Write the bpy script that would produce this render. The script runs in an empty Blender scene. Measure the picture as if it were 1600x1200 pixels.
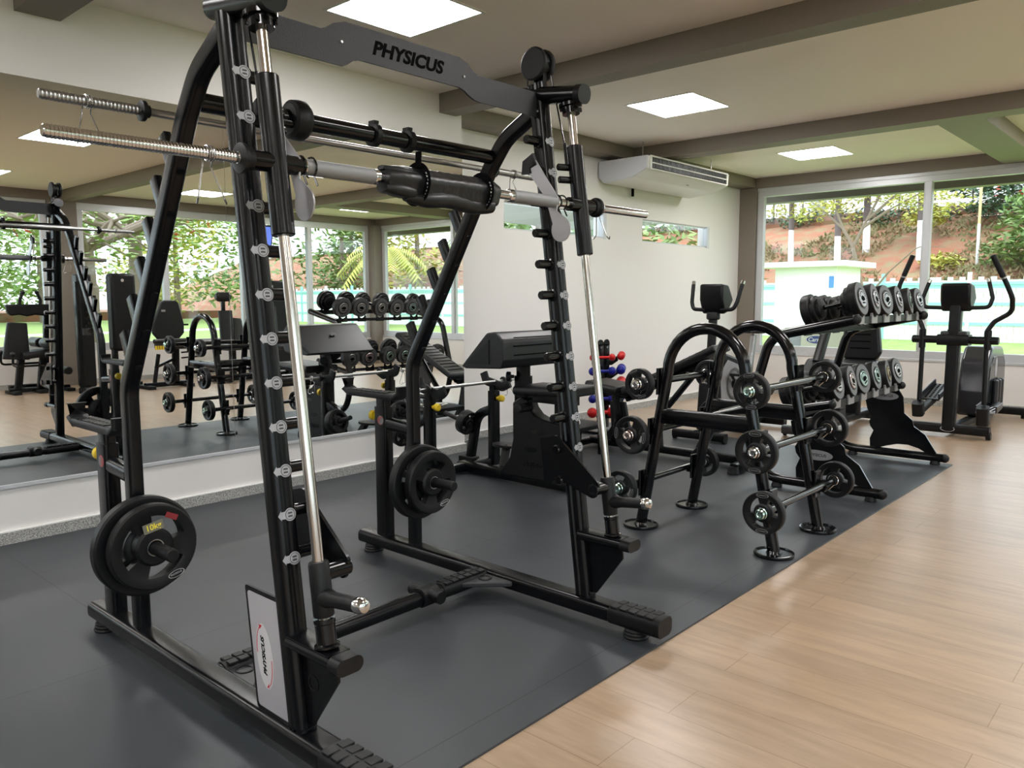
import bpy, bmesh, math, random
from math import pi, sin, cos, radians as rad
from mathutils import Vector as V, Matrix

S = bpy.context.scene
COL = S.collection

# ---------------------------------------------------------------- camera
cam = bpy.data.cameras.new('camera')
cam.sensor_fit = 'HORIZONTAL'
cam.sensor_width = 36.0
cam.lens = 36.0 * 1237.77 / 1600
cam.clip_start, cam.clip_end = .05, 500
camo = bpy.data.objects.new('camera', cam)
COL.objects.link(camo)
_y, _p, _r = .7316, .1076, -.0032
_f = V((cos(_y)*cos(_p), sin(_y)*cos(_p), -sin(_p)))
_rt = V((sin(_y), -cos(_y), 0))
_up = _rt.cross(_f)
_r2 = cos(_r)*_rt + sin(_r)*_up
_u2 = -sin(_r)*_rt + cos(_r)*_up
_m = Matrix((_r2, _u2, -_f)).transposed().to_4x4()
_m.translation = V((0, 0, 1.3))
camo.matrix_world = _m
S.camera = camo

# ---------------------------------------------------------------- daylight, exposure
W = bpy.data.worlds.new('overcast_sky')
S.world = W
W.use_nodes = True
_n = W.node_tree.nodes
_bg = _n['Background']
_tc = _n.new('ShaderNodeTexCoord')
_sp = _n.new('ShaderNodeSeparateXYZ')
_cr = _n.new('ShaderNodeValToRGB')
_cr.color_ramp.elements[0].position = 0
_cr.color_ramp.elements[0].color = (.78, .86, .96, 1)
_cr.color_ramp.elements[1].position = .6
_cr.color_ramp.elements[1].color = (.88, .95, 1.04, 1)
W.node_tree.links.new(_tc.outputs['Generated'], _sp.inputs[0])
W.node_tree.links.new(_sp.outputs['Z'], _cr.inputs[0])
W.node_tree.links.new(_cr.outputs[0], _bg.inputs['Color'])
_bg.inputs['Strength'].default_value = 2.3
sun = bpy.data.lights.new('hazy_sun', 'SUN')
sun.energy = 0.7
sun.angle = rad(25)
sun.color = (1, .96, .88)
suno = bpy.data.objects.new('hazy_sun', sun)
COL.objects.link(suno)
suno.rotation_euler = (rad(28), rad(12), 0)

def portal(name, loc, rot, sx, sy):
    l = bpy.data.lights.new(name, 'AREA')
    l.shape = 'RECTANGLE'
    l.size, l.size_y = sx, sy
    l.cycles.is_portal = True
    o = bpy.data.objects.new(name, l)
    COL.objects.link(o)
    o.location, o.rotation_euler = loc, rot
portal('daylight_far', (10.6, .69, 1.66), (0, rad(90), 0), 2.3, 8.3)
portal('daylight_side', (7.48, -3.85, 1.65), (rad(90), 0, 0), 5.6, 2.3)
portal('daylight_side_left', (-.9, -3.85, 1.65), (rad(90), 0, 0), 10.4, 2.3)

S.view_settings.view_transform = 'Standard'
S.view_settings.look = 'None'
S.view_settings.gamma = 1
S.view_settings.use_curve_mapping = False
S.view_settings.exposure = 1.0
S.cycles.use_denoising = True
S.cycles.max_bounces = 10
S.cycles.diffuse_bounces = 8
S.cycles.glossy_bounces = 5
S.cycles.transparent_max_bounces = 12
S.cycles.sample_clamp_indirect = 8
S.cycles.caustics_reflective = False
S.cycles.caustics_refractive = False

R = random.Random(7)

# ---------------------------------------------------------------- materials
def mat(name, col, rough=.5, metal=0, spec=.5, bump=None, var=None, emit=None, coat=0, coord='Object'):
    """bump=(scale, strength[, distance]); var=(scale, colour2, lo, hi) mixes a second colour by noise."""
    m = bpy.data.materials.new(name)
    m.use_nodes = True
    nt = m.node_tree
    b = nt.nodes['Principled BSDF']
    b.inputs['Base Color'].default_value = (*col, 1)
    b.inputs['Roughness'].default_value = rough
    b.inputs['Metallic'].default_value = metal
    b.inputs['Specular IOR Level'].default_value = spec
    b.inputs['Coat Weight'].default_value = coat
    b.inputs['Coat Roughness'].default_value = .15
    if bump or var:
        tc = nt.nodes.new('ShaderNodeTexCoord')
    if bump:
        t = nt.nodes.new('ShaderNodeTexNoise')
        t.inputs['Scale'].default_value = bump[0]
        t.inputs['Detail'].default_value = 3
        nt.links.new(tc.outputs[coord], t.inputs['Vector'])
        bp = nt.nodes.new('ShaderNodeBump')
        bp.inputs['Strength'].default_value = bump[1]
        bp.inputs['Distance'].default_value = bump[2] if len(bump) > 2 else .002
        nt.links.new(t.outputs['Fac'], bp.inputs['Height'])
        nt.links.new(bp.outputs[0], b.inputs['Normal'])
    if var:
        t = nt.nodes.new('ShaderNodeTexNoise')
        t.inputs['Scale'].default_value = var[0]
        t.inputs['Detail'].default_value = 4
        nt.links.new(tc.outputs[coord], t.inputs['Vector'])
        r = nt.nodes.new('ShaderNodeValToRGB')
        r.color_ramp.elements[0].position = var[2]
        r.color_ramp.elements[0].color = (*col, 1)
        r.color_ramp.elements[1].position = var[3]
        r.color_ramp.elements[1].color = (*var[1], 1)
        nt.links.new(t.outputs['Fac'], r.inputs[0])
        nt.links.new(r.outputs[0], b.inputs['Base Color'])
    if emit:
        b.inputs['Emission Color'].default_value = (*emit[0], 1)
        b.inputs['Emission Strength'].default_value = emit[1]
    return m

BLK = mat('black_powder_coat', (.0022, .0026, .0034), .24, spec=.30, bump=(380, .30, .0006))
SPK = mat('speckled_black_coat', (.013, .0135, .017), .5, spec=.5, bump=(330, .9, .0012))
GLS = mat('gloss_black_steel', (.0022, .0025, .0032), .16, spec=.36, coat=.1)
RUB = mat('black_rubber', (.0048, .0052, .006), .48, spec=.30, bump=(250, .15, .0006))
PLA = mat('black_plastic', (.0042, .0046, .0055), .40, spec=.30)
GRP = mat('dark_grey_plastic', (.03, .031, .034), .45)
VIN = mat('black_vinyl', (.006, .0065, .0075), .40, spec=.4, bump=(300, .2, .0006))
CHR = mat('chrome', (.62, .61, .60), .12, 1)
ROD = mat('polished_rod', (.58, .54, .50), .16, 1)
STL = mat('brushed_steel', (.42, .42, .42), .32, 1)
KNU = mat('knurled_grip', (.24, .245, .255), .55, .35, bump=(700, .5, .0008))
SIL = mat('silver_plate', (.42, .42, .44), .35, .6)
GRY = mat('grey_enamel', (.30, .31, .33), .4, .2)
YEL = mat('yellow_plastic', (.72, .52, .02), .4)
RED = mat('red_vinyl', (.50, .008, .008), .32, spec=.35)
BLU = mat('blue_vinyl', (.006, .010, .22), .32, spec=.35)
WHT = mat('white_paint', (.80, .80, .78), .5)
WPL = mat('white_plastic', (.74, .74, .72), .4)
TXT = mat('light_print', (.55, .55, .56), .5)
DEC = mat('grey_decal', (.34, .35, .37), .45)
TRED = mat('red_print', (.5, .02, .03), .5)
BTXT = mat('black_print', (.003, .003, .0035), .9, spec=.05)

# ---------------------------------------------------------------- geometry
def fillet(pts, r, n=6):
    """rounds the corners of a polyline; r is one radius or a list for the inner points"""
    pts = [V(p) for p in pts]
    out = [pts[0]]
    for i in range(1, len(pts)-1):
        a, b, c = pts[i-1], pts[i], pts[i+1]
        u, w = (a-b).normalized(), (c-b).normalized()
        ri = r[i-1] if isinstance(r, (list, tuple)) else r
        ang = u.angle(w)
        if ang > pi-.01 or ri <= 0:
            out.append(b); continue
        d = min(ri/math.tan(ang/2), .49*(a-b).length, .49*(c-b).length)
        p0, p2 = b+u*d, b+w*d
        for k in range(n+1):
            t = k/n
            out.append((1-t)**2*p0 + 2*t*(1-t)*b + t*t*p2)
    out.append(pts[-1])
    return out

def rrect(w, h, r, n=3):
    """rounded rectangle profile, centred"""
    r = min(r, w/2-1e-5, h/2-1e-5)
    o = []
    for cx, cy, a0 in ((w/2-r, h/2-r, 0), (-w/2+r, h/2-r, pi/2), (-w/2+r, -h/2+r, pi), (w/2-r, -h/2+r, 3*pi/2)):
        for k in range(n+1):
            a = a0+k*pi/2/n
            o.append((cx+r*cos(a), cy+r*sin(a)))
    return o

def circ(r, n=14):
    return [(r*cos(2*pi*k/n), r*sin(2*pi*k/n)) for k in range(n)]

class G:
    def __init__(s):
        s.v, s.f = [], []
    def add(s, vs, fs):
        b = len(s.v)
        s.v += [V(p) for p in vs]
        s.f += [[i+b for i in f] for f in fs]
        return s
    def box(s, x0, x1, y0, y1, z0, z1):
        return s.add([(x0,y0,z0),(x1,y0,z0),(x1,y1,z0),(x0,y1,z0),(x0,y0,z1),(x1,y0,z1),(x1,y1,z1),(x0,y1,z1)],
                     [(0,3,2,1),(4,5,6,7),(0,1,5,4),(1,2,6,5),(2,3,7,6),(3,0,4,7)])
    def sweep(s, path, prof, up=(0,0,1), closed=False, scale=None):
        """profile (a, b) runs a along side = t x up, b along up made square to the path"""
        path = [V(p) for p in path]
        n, m = len(path), len(prof)
        up = V(up).normalized()
        vs = []
        for i, p in enumerate(path):
            if closed:
                t = (path[(i+1) % n]-path[i-1]).normalized()
            else:
                t = (path[min(i+1, n-1)]-path[max(i-1, 0)]).normalized()
            sd = t.cross(up)
            if sd.length < 1e-3:
                sd = t.cross(V((0,1,0)) if abs(t.y) < .9 else V((1,0,0)))
            sd.normalize()
            nn = sd.cross(t)
            k = scale[i] if scale else 1
            vs += [p+sd*(a*k)+nn*(b*k) for a, b in prof]
        fs = []
        for i in range(n if closed else n-1):
            j = (i+1) % n
            for k in range(m):
                l = (k+1) % m
                fs.append((i*m+k, i*m+l, j*m+l, j*m+k))
        if not closed:
            fs.append(tuple(range(m))[::-1])
            fs.append(tuple(range((n-1)*m, n*m)))
        return s.add(vs, fs)
    def tube(s, path, r, n=12, up=(0,0,1), closed=False):
        path = [V(p) for p in path]
        d = (path[-1]-path[0])
        if abs(d.normalized().dot(V(up))) > .95 and len(path) == 2:
            up = (1, 0, 0)
        return s.sweep(path, circ(r, n), up, closed)
    def wire(s, path, r, n=6, closed=False):
        """round wire with parallel-transported frame, any 3-D path"""
        path = [V(p) for p in path]
        N = len(path)
        ts = []
        for i in range(N):
            a, b = (path[(i+1) % N], path[i-1]) if closed else (path[min(i+1, N-1)], path[max(i-1, 0)])
            ts.append((a-b).normalized())
        u = ts[0].orthogonal().normalized()
        vs = []
        for i, p in enumerate(path):
            u = (u-ts[i]*u.dot(ts[i])).normalized()
            w = ts[i].cross(u)
            vs += [p+u*(r*cos(2*pi*k/n))+w*(r*sin(2*pi*k/n)) for k in range(n)]
        fs = [(i*n+k, i*n+(k+1) % n, ((i+1) % N)*n+(k+1) % n, ((i+1) % N)*n+k) for i in range(N if closed else N-1) for k in range(n)]
        if not closed:
            fs += [tuple(range(n))[::-1], tuple(range((N-1)*n, N*n))]
        return s.add(vs, fs)
    def lathe(s, o, axis, prof, n=24, cap=True):
        """prof [(h, r)...] along axis from o"""
        o, ax = V(o), V(axis).normalized()
        u = ax.orthogonal().normalized()
        w = ax.cross(u)
        vs = []
        for h, r in prof:
            vs += [o+ax*h+u*(r*cos(2*pi*k/n))+w*(r*sin(2*pi*k/n)) for k in range(n)]
        fs = []
        for i in range(len(prof)-1):
            for k in range(n):
                l = (k+1) % n
                fs.append((i*n+k, i*n+l, (i+1)*n+l, (i+1)*n+k))
        if cap:
            fs.append(tuple(range(n))[::-1])
            fs.append(tuple(range((len(prof)-1)*n, len(prof)*n)))
        return s.add(vs, fs)
    def cyl(s, a, b, r, n=20, c=.002):
        a, b = V(a), V(b)
        L = (b-a).length
        c = min(c, r*.5, L*.4)
        return s.lathe(a, b-a, [(0, r-c), (c, r), (L-c, r), (L, r-c)], n)
    def ball(s, c, r, n=14, sc=(1,1,1)):
        c = V(c)
        vs, fs = [c+V((0,0,r*sc[2]))], []
        m = n//2
        for i in range(1, m):
            a = pi*i/m
            vs += [c+V((r*sc[0]*sin(a)*cos(2*pi*k/n), r*sc[1]*sin(a)*sin(2*pi*k/n), r*sc[2]*cos(a))) for k in range(n)]
        vs.append(c-V((0,0,r*sc[2])))
        for k in range(n):
            fs.append((0, 1+k, 1+(k+1) % n))
            for i in range(m-2):
                b = 1+i*n
                fs.append((b+k, b+n+k, b+n+(k+1) % n, b+(k+1) % n))
            b = 1+(m-2)*n
            fs.append((b+k, len(vs)-1, b+(k+1) % n))
        return s.add(vs, fs)
    def prism(s, out, ax, d0, d1):
        """extrudes a 2-D outline: ax 0 -> (y,z), 1 -> (x,z), 2 -> (x,y)"""
        def P(a, b, d):
            return ((d,a,b), (a,d,b), (a,b,d))[ax]
        n = len(out)
        vs = [P(a, b, d0) for a, b in out]+[P(a, b, d1) for a, b in out]
        fs = [tuple(range(n))[::-1], tuple(range(n, 2*n))]+[(k, (k+1) % n, n+(k+1) % n, n+k) for k in range(n)]
        return s.add(vs, fs)
    def xf(s, M):
        s.v = [M @ p for p in s.v]
        return s
    def join(s, g, M=None):
        return s.add([M @ p for p in g.v] if M else g.v, g.f)
    def obj(s, name, m, parent=None, bevel=0, seg=2, ang=32, label=None, solid=True):
        org = ORG.get(parent.name, V((0,0,0))) if parent else V((0,0,0))
        me = bpy.data.meshes.new(name)
        me.from_pydata([p-org for p in s.v], [], s.f)
        bm = bmesh.new()
        bm.from_mesh(me)
        bmesh.ops.recalc_face_normals(bm, faces=bm.faces)
        bm.to_mesh(me)
        bm.free()
        me.shade_smooth()
        me.set_sharp_from_angle(angle=rad(ang))
        me.materials.append(m)
        o = bpy.data.objects.new(name, me)
        COL.objects.link(o)
        if parent:
            o.parent = parent
            ORG[o.name] = org
        if bevel:
            b = o.modifiers.new('bevel', 'BEVEL')
            b.width, b.segments, b.limit_method, b.angle_limit = bevel, seg, 'ANGLE', rad(40)
        if label:
            o['label'] = label
        return o

ORG = {}
def each(name, m, parent, gs, **k):
    return [q.obj(name, m, parent, **k) for q in gs]
def thing(name, label, cat, loc=(0,0,0), group=None, kind=None):
    o = bpy.data.objects.new(name, None)
    COL.objects.link(o)
    o.location = loc
    o.empty_display_size = .05
    ORG[o.name] = V(loc)
    return tag(o, label, cat, group, kind)
def tag(o, label, cat, group=None, kind=None):
    o['label'], o['category'] = label, cat
    if group: o['group'] = group
    if kind: o['kind'] = kind
    return o
def struct(g, name, m, bevel=0):
    o = g.obj(name, m, bevel=bevel)
    o['kind'] = 'structure'
    return o
def dup(root, label, loc=None, rot=None, group=None):
    r = root.copy(); COL.objects.link(r)
    r['label'] = label
    if group: r['group'] = group
    if loc is not None: r.location = loc
    if rot is not None: r.rotation_euler = rot
    for ch in list(root.children):
        c = ch.copy(); COL.objects.link(c); c.parent = r
        for g in list(ch.children):
            d = g.copy(); COL.objects.link(d); d.parent = c
    return r
def lettering(name, s, size, M, m, parent, ext=.0006, shear=0, off=0, sx=1):
    cu = bpy.data.curves.new(name, 'FONT')
    cu.body, cu.size, cu.extrude, cu.shear, cu.offset = s, size, ext, shear, off
    cu.align_x, cu.align_y = 'CENTER', 'CENTER'
    cu.resolution_u = 3
    t = bpy.data.objects.new(name, cu)
    COL.objects.link(t)
    bpy.context.view_layer.update()
    me = bpy.data.meshes.new_from_object(t.evaluated_get(bpy.context.evaluated_depsgraph_get()))
    bpy.data.objects.remove(t)
    g = G()
    g.add([M @ V((p.co.x*sx, p.co.y, p.co.z)) for p in me.vertices], [list(p.vertices) for p in me.polygons])
    bpy.data.meshes.remove(me)
    return g.obj(name, m, parent)
def basis(o, x, y):
    """matrix with local x, y along the given directions, z their normal"""
    x, y = V(x).normalized(), V(y).normalized()
    z = x.cross(y).normalized()
    M = Matrix((x, y, z)).transposed().to_4x4()
    M.translation = V(o)
    return M
def ell(a, b, n=24, c=(0,0), t0=0, t1=2*pi):
    e = n if abs(t1-t0-2*pi) < 1e-6 else n+1
    return [(c[0]+a*cos(t0+(t1-t0)*k/n), c[1]+b*sin(t0+(t1-t0)*k/n)) for k in range(e)]
def ringplate(g, o, x, y, ro, ri, t, n=20, a=1, b=1):
    """flat elliptical ring around o in the plane x, y; thickness t"""
    M = basis(o, x, y)
    vs, fs = [], []
    for k in range(n):
        c, s_ = cos(2*pi*k/n), sin(2*pi*k/n)
        for r in (ro, ri):
            for z in (0, t):
                vs.append(M @ V((r*c*a, r*s_*b, z)))
    for k in range(n):
        i, j = 4*k, 4*((k+1) % n)
        fs += [(i+1, j+1, j+3, i+3), (i, i+2, j+2, j), (i, j, j+1, i+1), (i+2, i+3, j+3, j+2)]
    g.add(vs, fs)
    return g

# ---------------------------------------------------------------- room shell
CZ = 2.912          # ceiling
XF = 10.42          # far window wall
YM = 4.746          # mirror wall
YR = 5.10           # recessed wall beyond it
YO = -3.64          # opposite window wall

WALL = mat('wall_paint', (.73, .712, .695), .6, bump=(60, .04, .001))
CEIL = mat('ceiling_paint', (.90, .85, .80), .7)
OLIVE = mat('olive_paint', (.20, .172, .142), .55)
ALU = mat('window_aluminium', (.56, .575, .60), .35, .25)
GRAN = mat('granite', (.50, .50, .48), .35, var=(160, (.20, .20, .19), .42, .58))

def node_mat(name):
    m = bpy.data.materials.new(name)
    m.use_nodes = True
    return m, m.node_tree.nodes, m.node_tree.links, m.node_tree.nodes['Principled BSDF']

def wood_floor():
    m, n, l, b = node_mat('oak_vinyl_planks')
    tc = n.new('ShaderNodeTexCoord')
    mp = n.new('ShaderNodeMapping')
    mp.inputs['Rotation'].default_value = (0, 0, rad(90))
    l.new(tc.outputs['Object'], mp.inputs[0])
    br = n.new('ShaderNodeTexBrick')
    br.offset = .37
    br.inputs['Color1'].default_value = (.40, .295, .205, 1)
    br.inputs['Color2'].default_value = (.355, .262, .182, 1)
    br.inputs['Mortar'].default_value = (.22, .15, .09, 1)
    br.inputs['Scale'].default_value = 1
    br.inputs['Mortar Size'].default_value = .0012
    br.inputs['Brick Width'].default_value = 1.22
    br.inputs['Row Height'].default_value = .19
    l.new(mp.outputs[0], br.inputs['Vector'])
    m2 = n.new('ShaderNodeMapping')
    m2.inputs['Scale'].default_value = (11, 1.4, 1)
    l.new(tc.outputs['Object'], m2.inputs[0])
    nz = n.new('ShaderNodeTexNoise')
    nz.inputs['Scale'].default_value = 1.6
    nz.inputs['Detail'].default_value = 7
    nz.inputs['Roughness'].default_value = .65
    nz.inputs['Distortion'].default_value = .6
    l.new(m2.outputs[0], nz.inputs['Vector'])
    rp = n.new('ShaderNodeValToRGB')
    rp.color_ramp.elements[0].position, rp.color_ramp.elements[0].color = .28, (.77, .75, .73, 1)
    rp.color_ramp.elements[1].position, rp.color_ramp.elements[1].color = .62, (1.04, 1.02, 1.0, 1)
    l.new(nz.outputs['Fac'], rp.inputs[0])
    mx = n.new('ShaderNodeMix')
    mx.data_type, mx.blend_type = 'RGBA', 'MULTIPLY'
    mx.inputs['Factor'].default_value = 1
    l.new(br.outputs['Color'], mx.inputs[6])
    l.new(rp.outputs[0], mx.inputs[7])
    l.new(mx.outputs[2], b.inputs['Base Color'])
    b.inputs['Roughness'].default_value = .30
    b.inputs['Specular IOR Level'].default_value = .5
    bp = n.new('ShaderNodeBump')
    bp.inputs['Strength'].default_value = .12
    bp.inputs['Distance'].default_value = .002
    l.new(nz.outputs['Fac'], bp.inputs['Height'])
    l.new(bp.outputs[0], b.inputs['Normal'])
    return m
def mat_floor():
    m, n, l, b = node_mat('rubber_matting')
    tc = n.new('ShaderNodeTexCoord')
    br = n.new('ShaderNodeTexBrick')
    br.offset = 0
    br.inputs['Color1'].default_value = (.036, .042, .049, 1)
    br.inputs['Color2'].default_value = (.039, .045, .052, 1)
    br.inputs['Mortar'].default_value = (.012, .013, .015, 1)
    br.inputs['Scale'].default_value = 1
    br.inputs['Mortar Size'].default_value = .002
    br.inputs['Brick Width'].default_value = 1.8
    br.inputs['Row Height'].default_value = 1.25
    mp = n.new('ShaderNodeMapping')
    mp.inputs['Location'].default_value = (.6, -.37, 0)
    l.new(tc.outputs['Object'], mp.inputs[0])
    l.new(mp.outputs[0], br.inputs['Vector'])
    nz = n.new('ShaderNodeTexNoise')
    nz.inputs['Scale'].default_value = 1.3
    nz.inputs['Detail'].default_value = 5
    l.new(tc.outputs['Object'], nz.inputs['Vector'])
    rp = n.new('ShaderNodeMapRange')
    rp.inputs['To Min'].default_value = .36
    rp.inputs['To Max'].default_value = .52
    l.new(nz.outputs['Fac'], rp.inputs['Value'])
    l.new(rp.outputs[0], b.inputs['Roughness'])
    l.new(br.outputs['Color'], b.inputs['Base Color'])
    n2 = n.new('ShaderNodeTexNoise')
    n2.inputs['Scale'].default_value = 240
    l.new(tc.outputs['Object'], n2.inputs['Vector'])
    bp = n.new('ShaderNodeBump')
    bp.inputs['Strength'].default_value = .25
    bp.inputs['Distance'].default_value = .001
    l.new(n2.outputs['Fac'], bp.inputs['Height'])
    l.new(bp.outputs[0], b.inputs['Normal'])
    return m
def glass_mat():
    m = bpy.data.materials.new('window_glass')
    m.use_nodes = True
    n, l = m.node_tree.nodes, m.node_tree.links
    n.remove(n['Principled BSDF'])
    tr = n.new('ShaderNodeBsdfTransparent')
    tr.inputs[0].default_value = (.93, .96, .95, 1)
    gl = n.new('ShaderNodeBsdfGlossy')
    gl.inputs['Roughness'].default_value = .02
    lw = n.new('ShaderNodeLayerWeight')
    lw.inputs['Blend'].default_value = .5
    pw = n.new('ShaderNodeMath')
    pw.operation = 'POWER'
    pw.inputs[1].default_value = 4.5
    fr = n.new('ShaderNodeMapRange')
    fr.inputs['To Min'].default_value = .03
    fr.inputs['To Max'].default_value = .8
    l.new(lw.outputs['Facing'], pw.inputs[0])
    l.new(pw.outputs[0], fr.inputs['Value'])
    mx = n.new('ShaderNodeMixShader')
    l.new(fr.outputs[0], mx.inputs[0])
    l.new(tr.outputs[0], mx.inputs[1])
    l.new(gl.outputs[0], mx.inputs[2])
    l.new(mx.outputs[0], n['Material Output'].inputs[0])
    return m
GLASS = glass_mat()
MIR = mat('mirror_silver', (.86, .88, .875), .0, 1)
PANEL = mat('led_diffuser', (.9, .9, .9), .5, emit=((1.0, .965, .955), 15.5))

XL = -6.0
struct(G().box(XL, XF+.15, YO-.15, YR+.2, -.12, 0), 'floor', wood_floor())
struct(G().box(XL, 6.78, 1.495, YR, 0, .008), 'floor_rubber_mat', mat_floor())
struct(G().box(XL, XF+.15, YO-.15, YR+.2, CZ, CZ+.15), 'ceiling', CEIL)
# mirror wall stands proud of the wall beyond it
struct(G().box(XL, 4.68, YM, YR+.2, 0, CZ), 'wall_mirror', WALL)
g = G()
S1, S2 = (5.575, 7.2), (7.95, 9.52)
za, zb = 1.95, 2.21
g.box(4.68, XF+.15, YR, YR+.15, 0, za)
g.box(4.68, XF+.15, YR, YR+.15, zb, CZ)
g.box(4.68, S1[0], YR, YR+.15, za, zb).box(S1[1], S2[0], YR, YR+.15, za, zb).box(S2[1], XF+.15, YR, YR+.15, za, zb)
struct(g, 'wall_right', WALL)
struct(G().box(XL-.15, XL, YO-.15, YR+.2, 0, CZ), 'wall_back', WALL)
# far window wall: sill wall, corner post, lintel
g = G().box(XF, XF+.15, YO, YR, 0, .535)
struct(g, 'wall_far', WALL)
struct(G().box(XF-.005, XF+.16, YO, YR, 2.775, CZ), 'beam_far', OLIVE)
struct(G().box(XF-.02, XF+.16, 4.86, YR+.005, 0, 2.78), 'column_far', OLIVE)
struct(G().box(10.25, XF+.16, YO-.16, -3.465, 0, 2.78), 'column_corner', OLIVE)
# opposite window wall
struct(G().box(XL, XF, YO-.15, YO, 0, .51), 'wall_left', WALL)
struct(G().box(XL, XF, YO-.16, YO+.005, 2.775, CZ), 'beam_left', OLIVE)
struct(G().box(4.29, 4.70, YO-.16, YO+.02, 0, 2.78), 'column_left', OLIVE)
# beams under the ceiling
struct(G().box(4.435, 4.615, YO, YR, 2.765, CZ+.01), 'beam_1', OLIVE)
struct(G().box(7.43, 7.67, YO, YR, 2.77, CZ+.01), 'beam_2', OLIVE)
struct(G().box(1.46, 1.68, YO, YM+.01, 2.78, CZ+.01), 'beam_3', OLIVE)
struct(G().box(4.60, XF, 4.88, YR+.01, 2.785, CZ+.01), 'beam_right', OLIVE)
struct(G().box(7.66, XF, 1.60, 1.96, 2.775, CZ+.01), 'beam_4', OLIVE)
struct(G().box(7.66, XF, -1.55, -1.2, 2.775, CZ+.01), 'beam_5', OLIVE)
# skirting
struct(G().box(XL, 4.685, YM-.016, YM+.01, 0, .072), 'baseboard_mirror', GRAN)
struct(G().box(XL, 4.685, YM-.018, YM+.01, .072, .079), 'trim_mirror', WHT)
struct(G().box(4.685, XF-.02, YR-.016, YR+.01, 0, .072), 'baseboard_right', GRAN)
struct(G().box(4.685, XF-.02, YR-.018, YR+.01, .072, .079), 'trim_right', WHT)
struct(G().box(XF-.016, XF+.01, YO, 4.86, 0, .072), 'baseboard_far', GRAN)
struct(G().box(XL, XF, YO-.01, YO+.016, 0, .072), 'baseboard_left', GRAN)
# mirror: three panels in an aluminium channel
mt = thing('wall_mirror_panel', 'large frameless mirror wall panel set in an aluminium channel behind the cage', 'mirror', (2.6, YM, .31))
for a, b in ((-1.0, .78), (.783, 2.58), (2.583, 4.675)):
    G().box(a, b, YM-.008, YM, .325, 2.455).obj('mirror_pane', MIR, mt)
G().box(-1.0, 4.675, YM-.014, YM, .305, .327).obj('bottom_channel', ALU, mt, bevel=.002)

def window(name, axis, at, runs, z0, z1, fr=.09, depth=.08, mull=.075):
    """runs: frame break positions along the wall; panes between them"""
    g, p = G(), G()
    a0, a1 = runs[0], runs[-1]
    def bx(G_, u0, u1, d0, d1, z0_, z1_):
        if axis == 0: G_.box(at+d0, at+d1, u0, u1, z0_, z1_)
        else: G_.box(u0, u1, at+d0, at+d1, z0_, z1_)
    bx(g, a0, a1, 0, depth, z0, z0+.115)
    bx(g, a0, a1, 0, depth, z1-.115, z1)
    bx(g, a0, a1, -.012, .02, z1-.045, z1)
    bx(g, a0, a1, -.03, .0, z0-.01, z0+.02)
    bx(g, a0, a0+fr, 0, depth, z0+.115, z1-.115)
    bx(g, a1-fr, a1, 0, depth, z0+.115, z1-.115)
    for u in runs[1:-1]:
        bx(g, u-mull/2, u+mull/2, -.01, depth, z0+.11, z1-.11)
        bx(g, u+mull/2, u+mull/2+.02, .02, depth, z0+.11, z1-.11)
    w = struct(g, name, ALU, bevel=.004)
    for k in range(len(runs)-1):
        p = G()
        bx(p, runs[k]+.03, runs[k+1]-.03, .038, .044, z0+.10, z1-.10)
        o = p.obj('glass_pane', GLASS, w)
    return w
window('window_1', 0, XF+.02, [-3.46, -1.39, .66, 2.72, 4.855], .535, 2.775)
window('window_2', 1, YO-.10, [4.70, 6.04, 7.45, 8.84, 10.25], .51, 2.775)
window('window_3', 1, YO-.10, [XL, -4.3, -2.85, -1.42, 0, 1.45, 2.9, 4.29], .51, 2.775)
for i, (a, b) in enumerate((S1, S2)):
    g = G()
    g.box(a-.005, b+.0, YR+.02, YR+.06, za-.005, za+.015).box(a-.005, b, YR+.02, YR+.06, zb-.015, zb+.005)
    g.box(a-.005, a+.02, YR+.02, YR+.06, za, zb).box(b-.03, b+.03, YR-.004, YR+.06, za-.01, zb+.01)
    w = struct(g, 'window_%d' % (4+i), ALU)
    G().box(a, b, YR+.035, YR+.041, za, zb).obj('glass_pane', GLASS, w)

# recessed square LED panels
LX, LY = (3.07, 6.07, 9.09, .07, -2.93), (3.56, .68, -2.30)
where = (('in front of the mirror wall', 'by the air conditioner', 'nearest the far window corner'),
         ('in the middle row, nearest the camera', 'in the middle row between two beams', 'in the middle row, nearest the far windows'),
         ('over the side windows, nearest the camera', 'over the side windows, between the two beams', 'in the corner between both window walls'))
for j, y in enumerate(LY):
    for i, x in enumerate(LX):
        wh = where[j][i] if i < 3 else 'behind the camera, %s of the %s row' % (('first', 'second')[i-3], ('mirror side', 'middle', 'window side')[j])
        t = thing('ceiling_light', 'square white recessed ceiling light panel '+wh, 'ceiling light', (x, y, CZ), 'square ceiling light panels')
        g = G()
        for a, b, c, d in ((-.325,.325,-.325,-.305), (-.325,.325,.305,.325), (-.325,-.305,-.305,.305), (.305,.325,-.305,.305)):
            g.box(x+a, x+b, y+c, y+d, CZ-.004, CZ+.01)
        g.obj('light_frame', WHT, t)
        G().box(x-.306, x+.306, y-.306, y+.306, CZ-.002, CZ+.008).obj('diffuser', PANEL, t)
# ---------------------------------------------------------------- guided-barbell cage
XN, XFR = 1.17, 2.49                      # planes of the two side frames
def uy(z): return 1.84+.125*(z-.11)       # upright centre line
def ry(z): return 1.74+.132*(z-.60)       # guide rod centre line
BY, BZ = 1.879, 1.655                     # guided bar

cage = thing('smith_machine', 'large black guided barbell cage standing in the foreground on the rubber mat', 'gym machine', (1.83, 2.38, .008))

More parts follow.
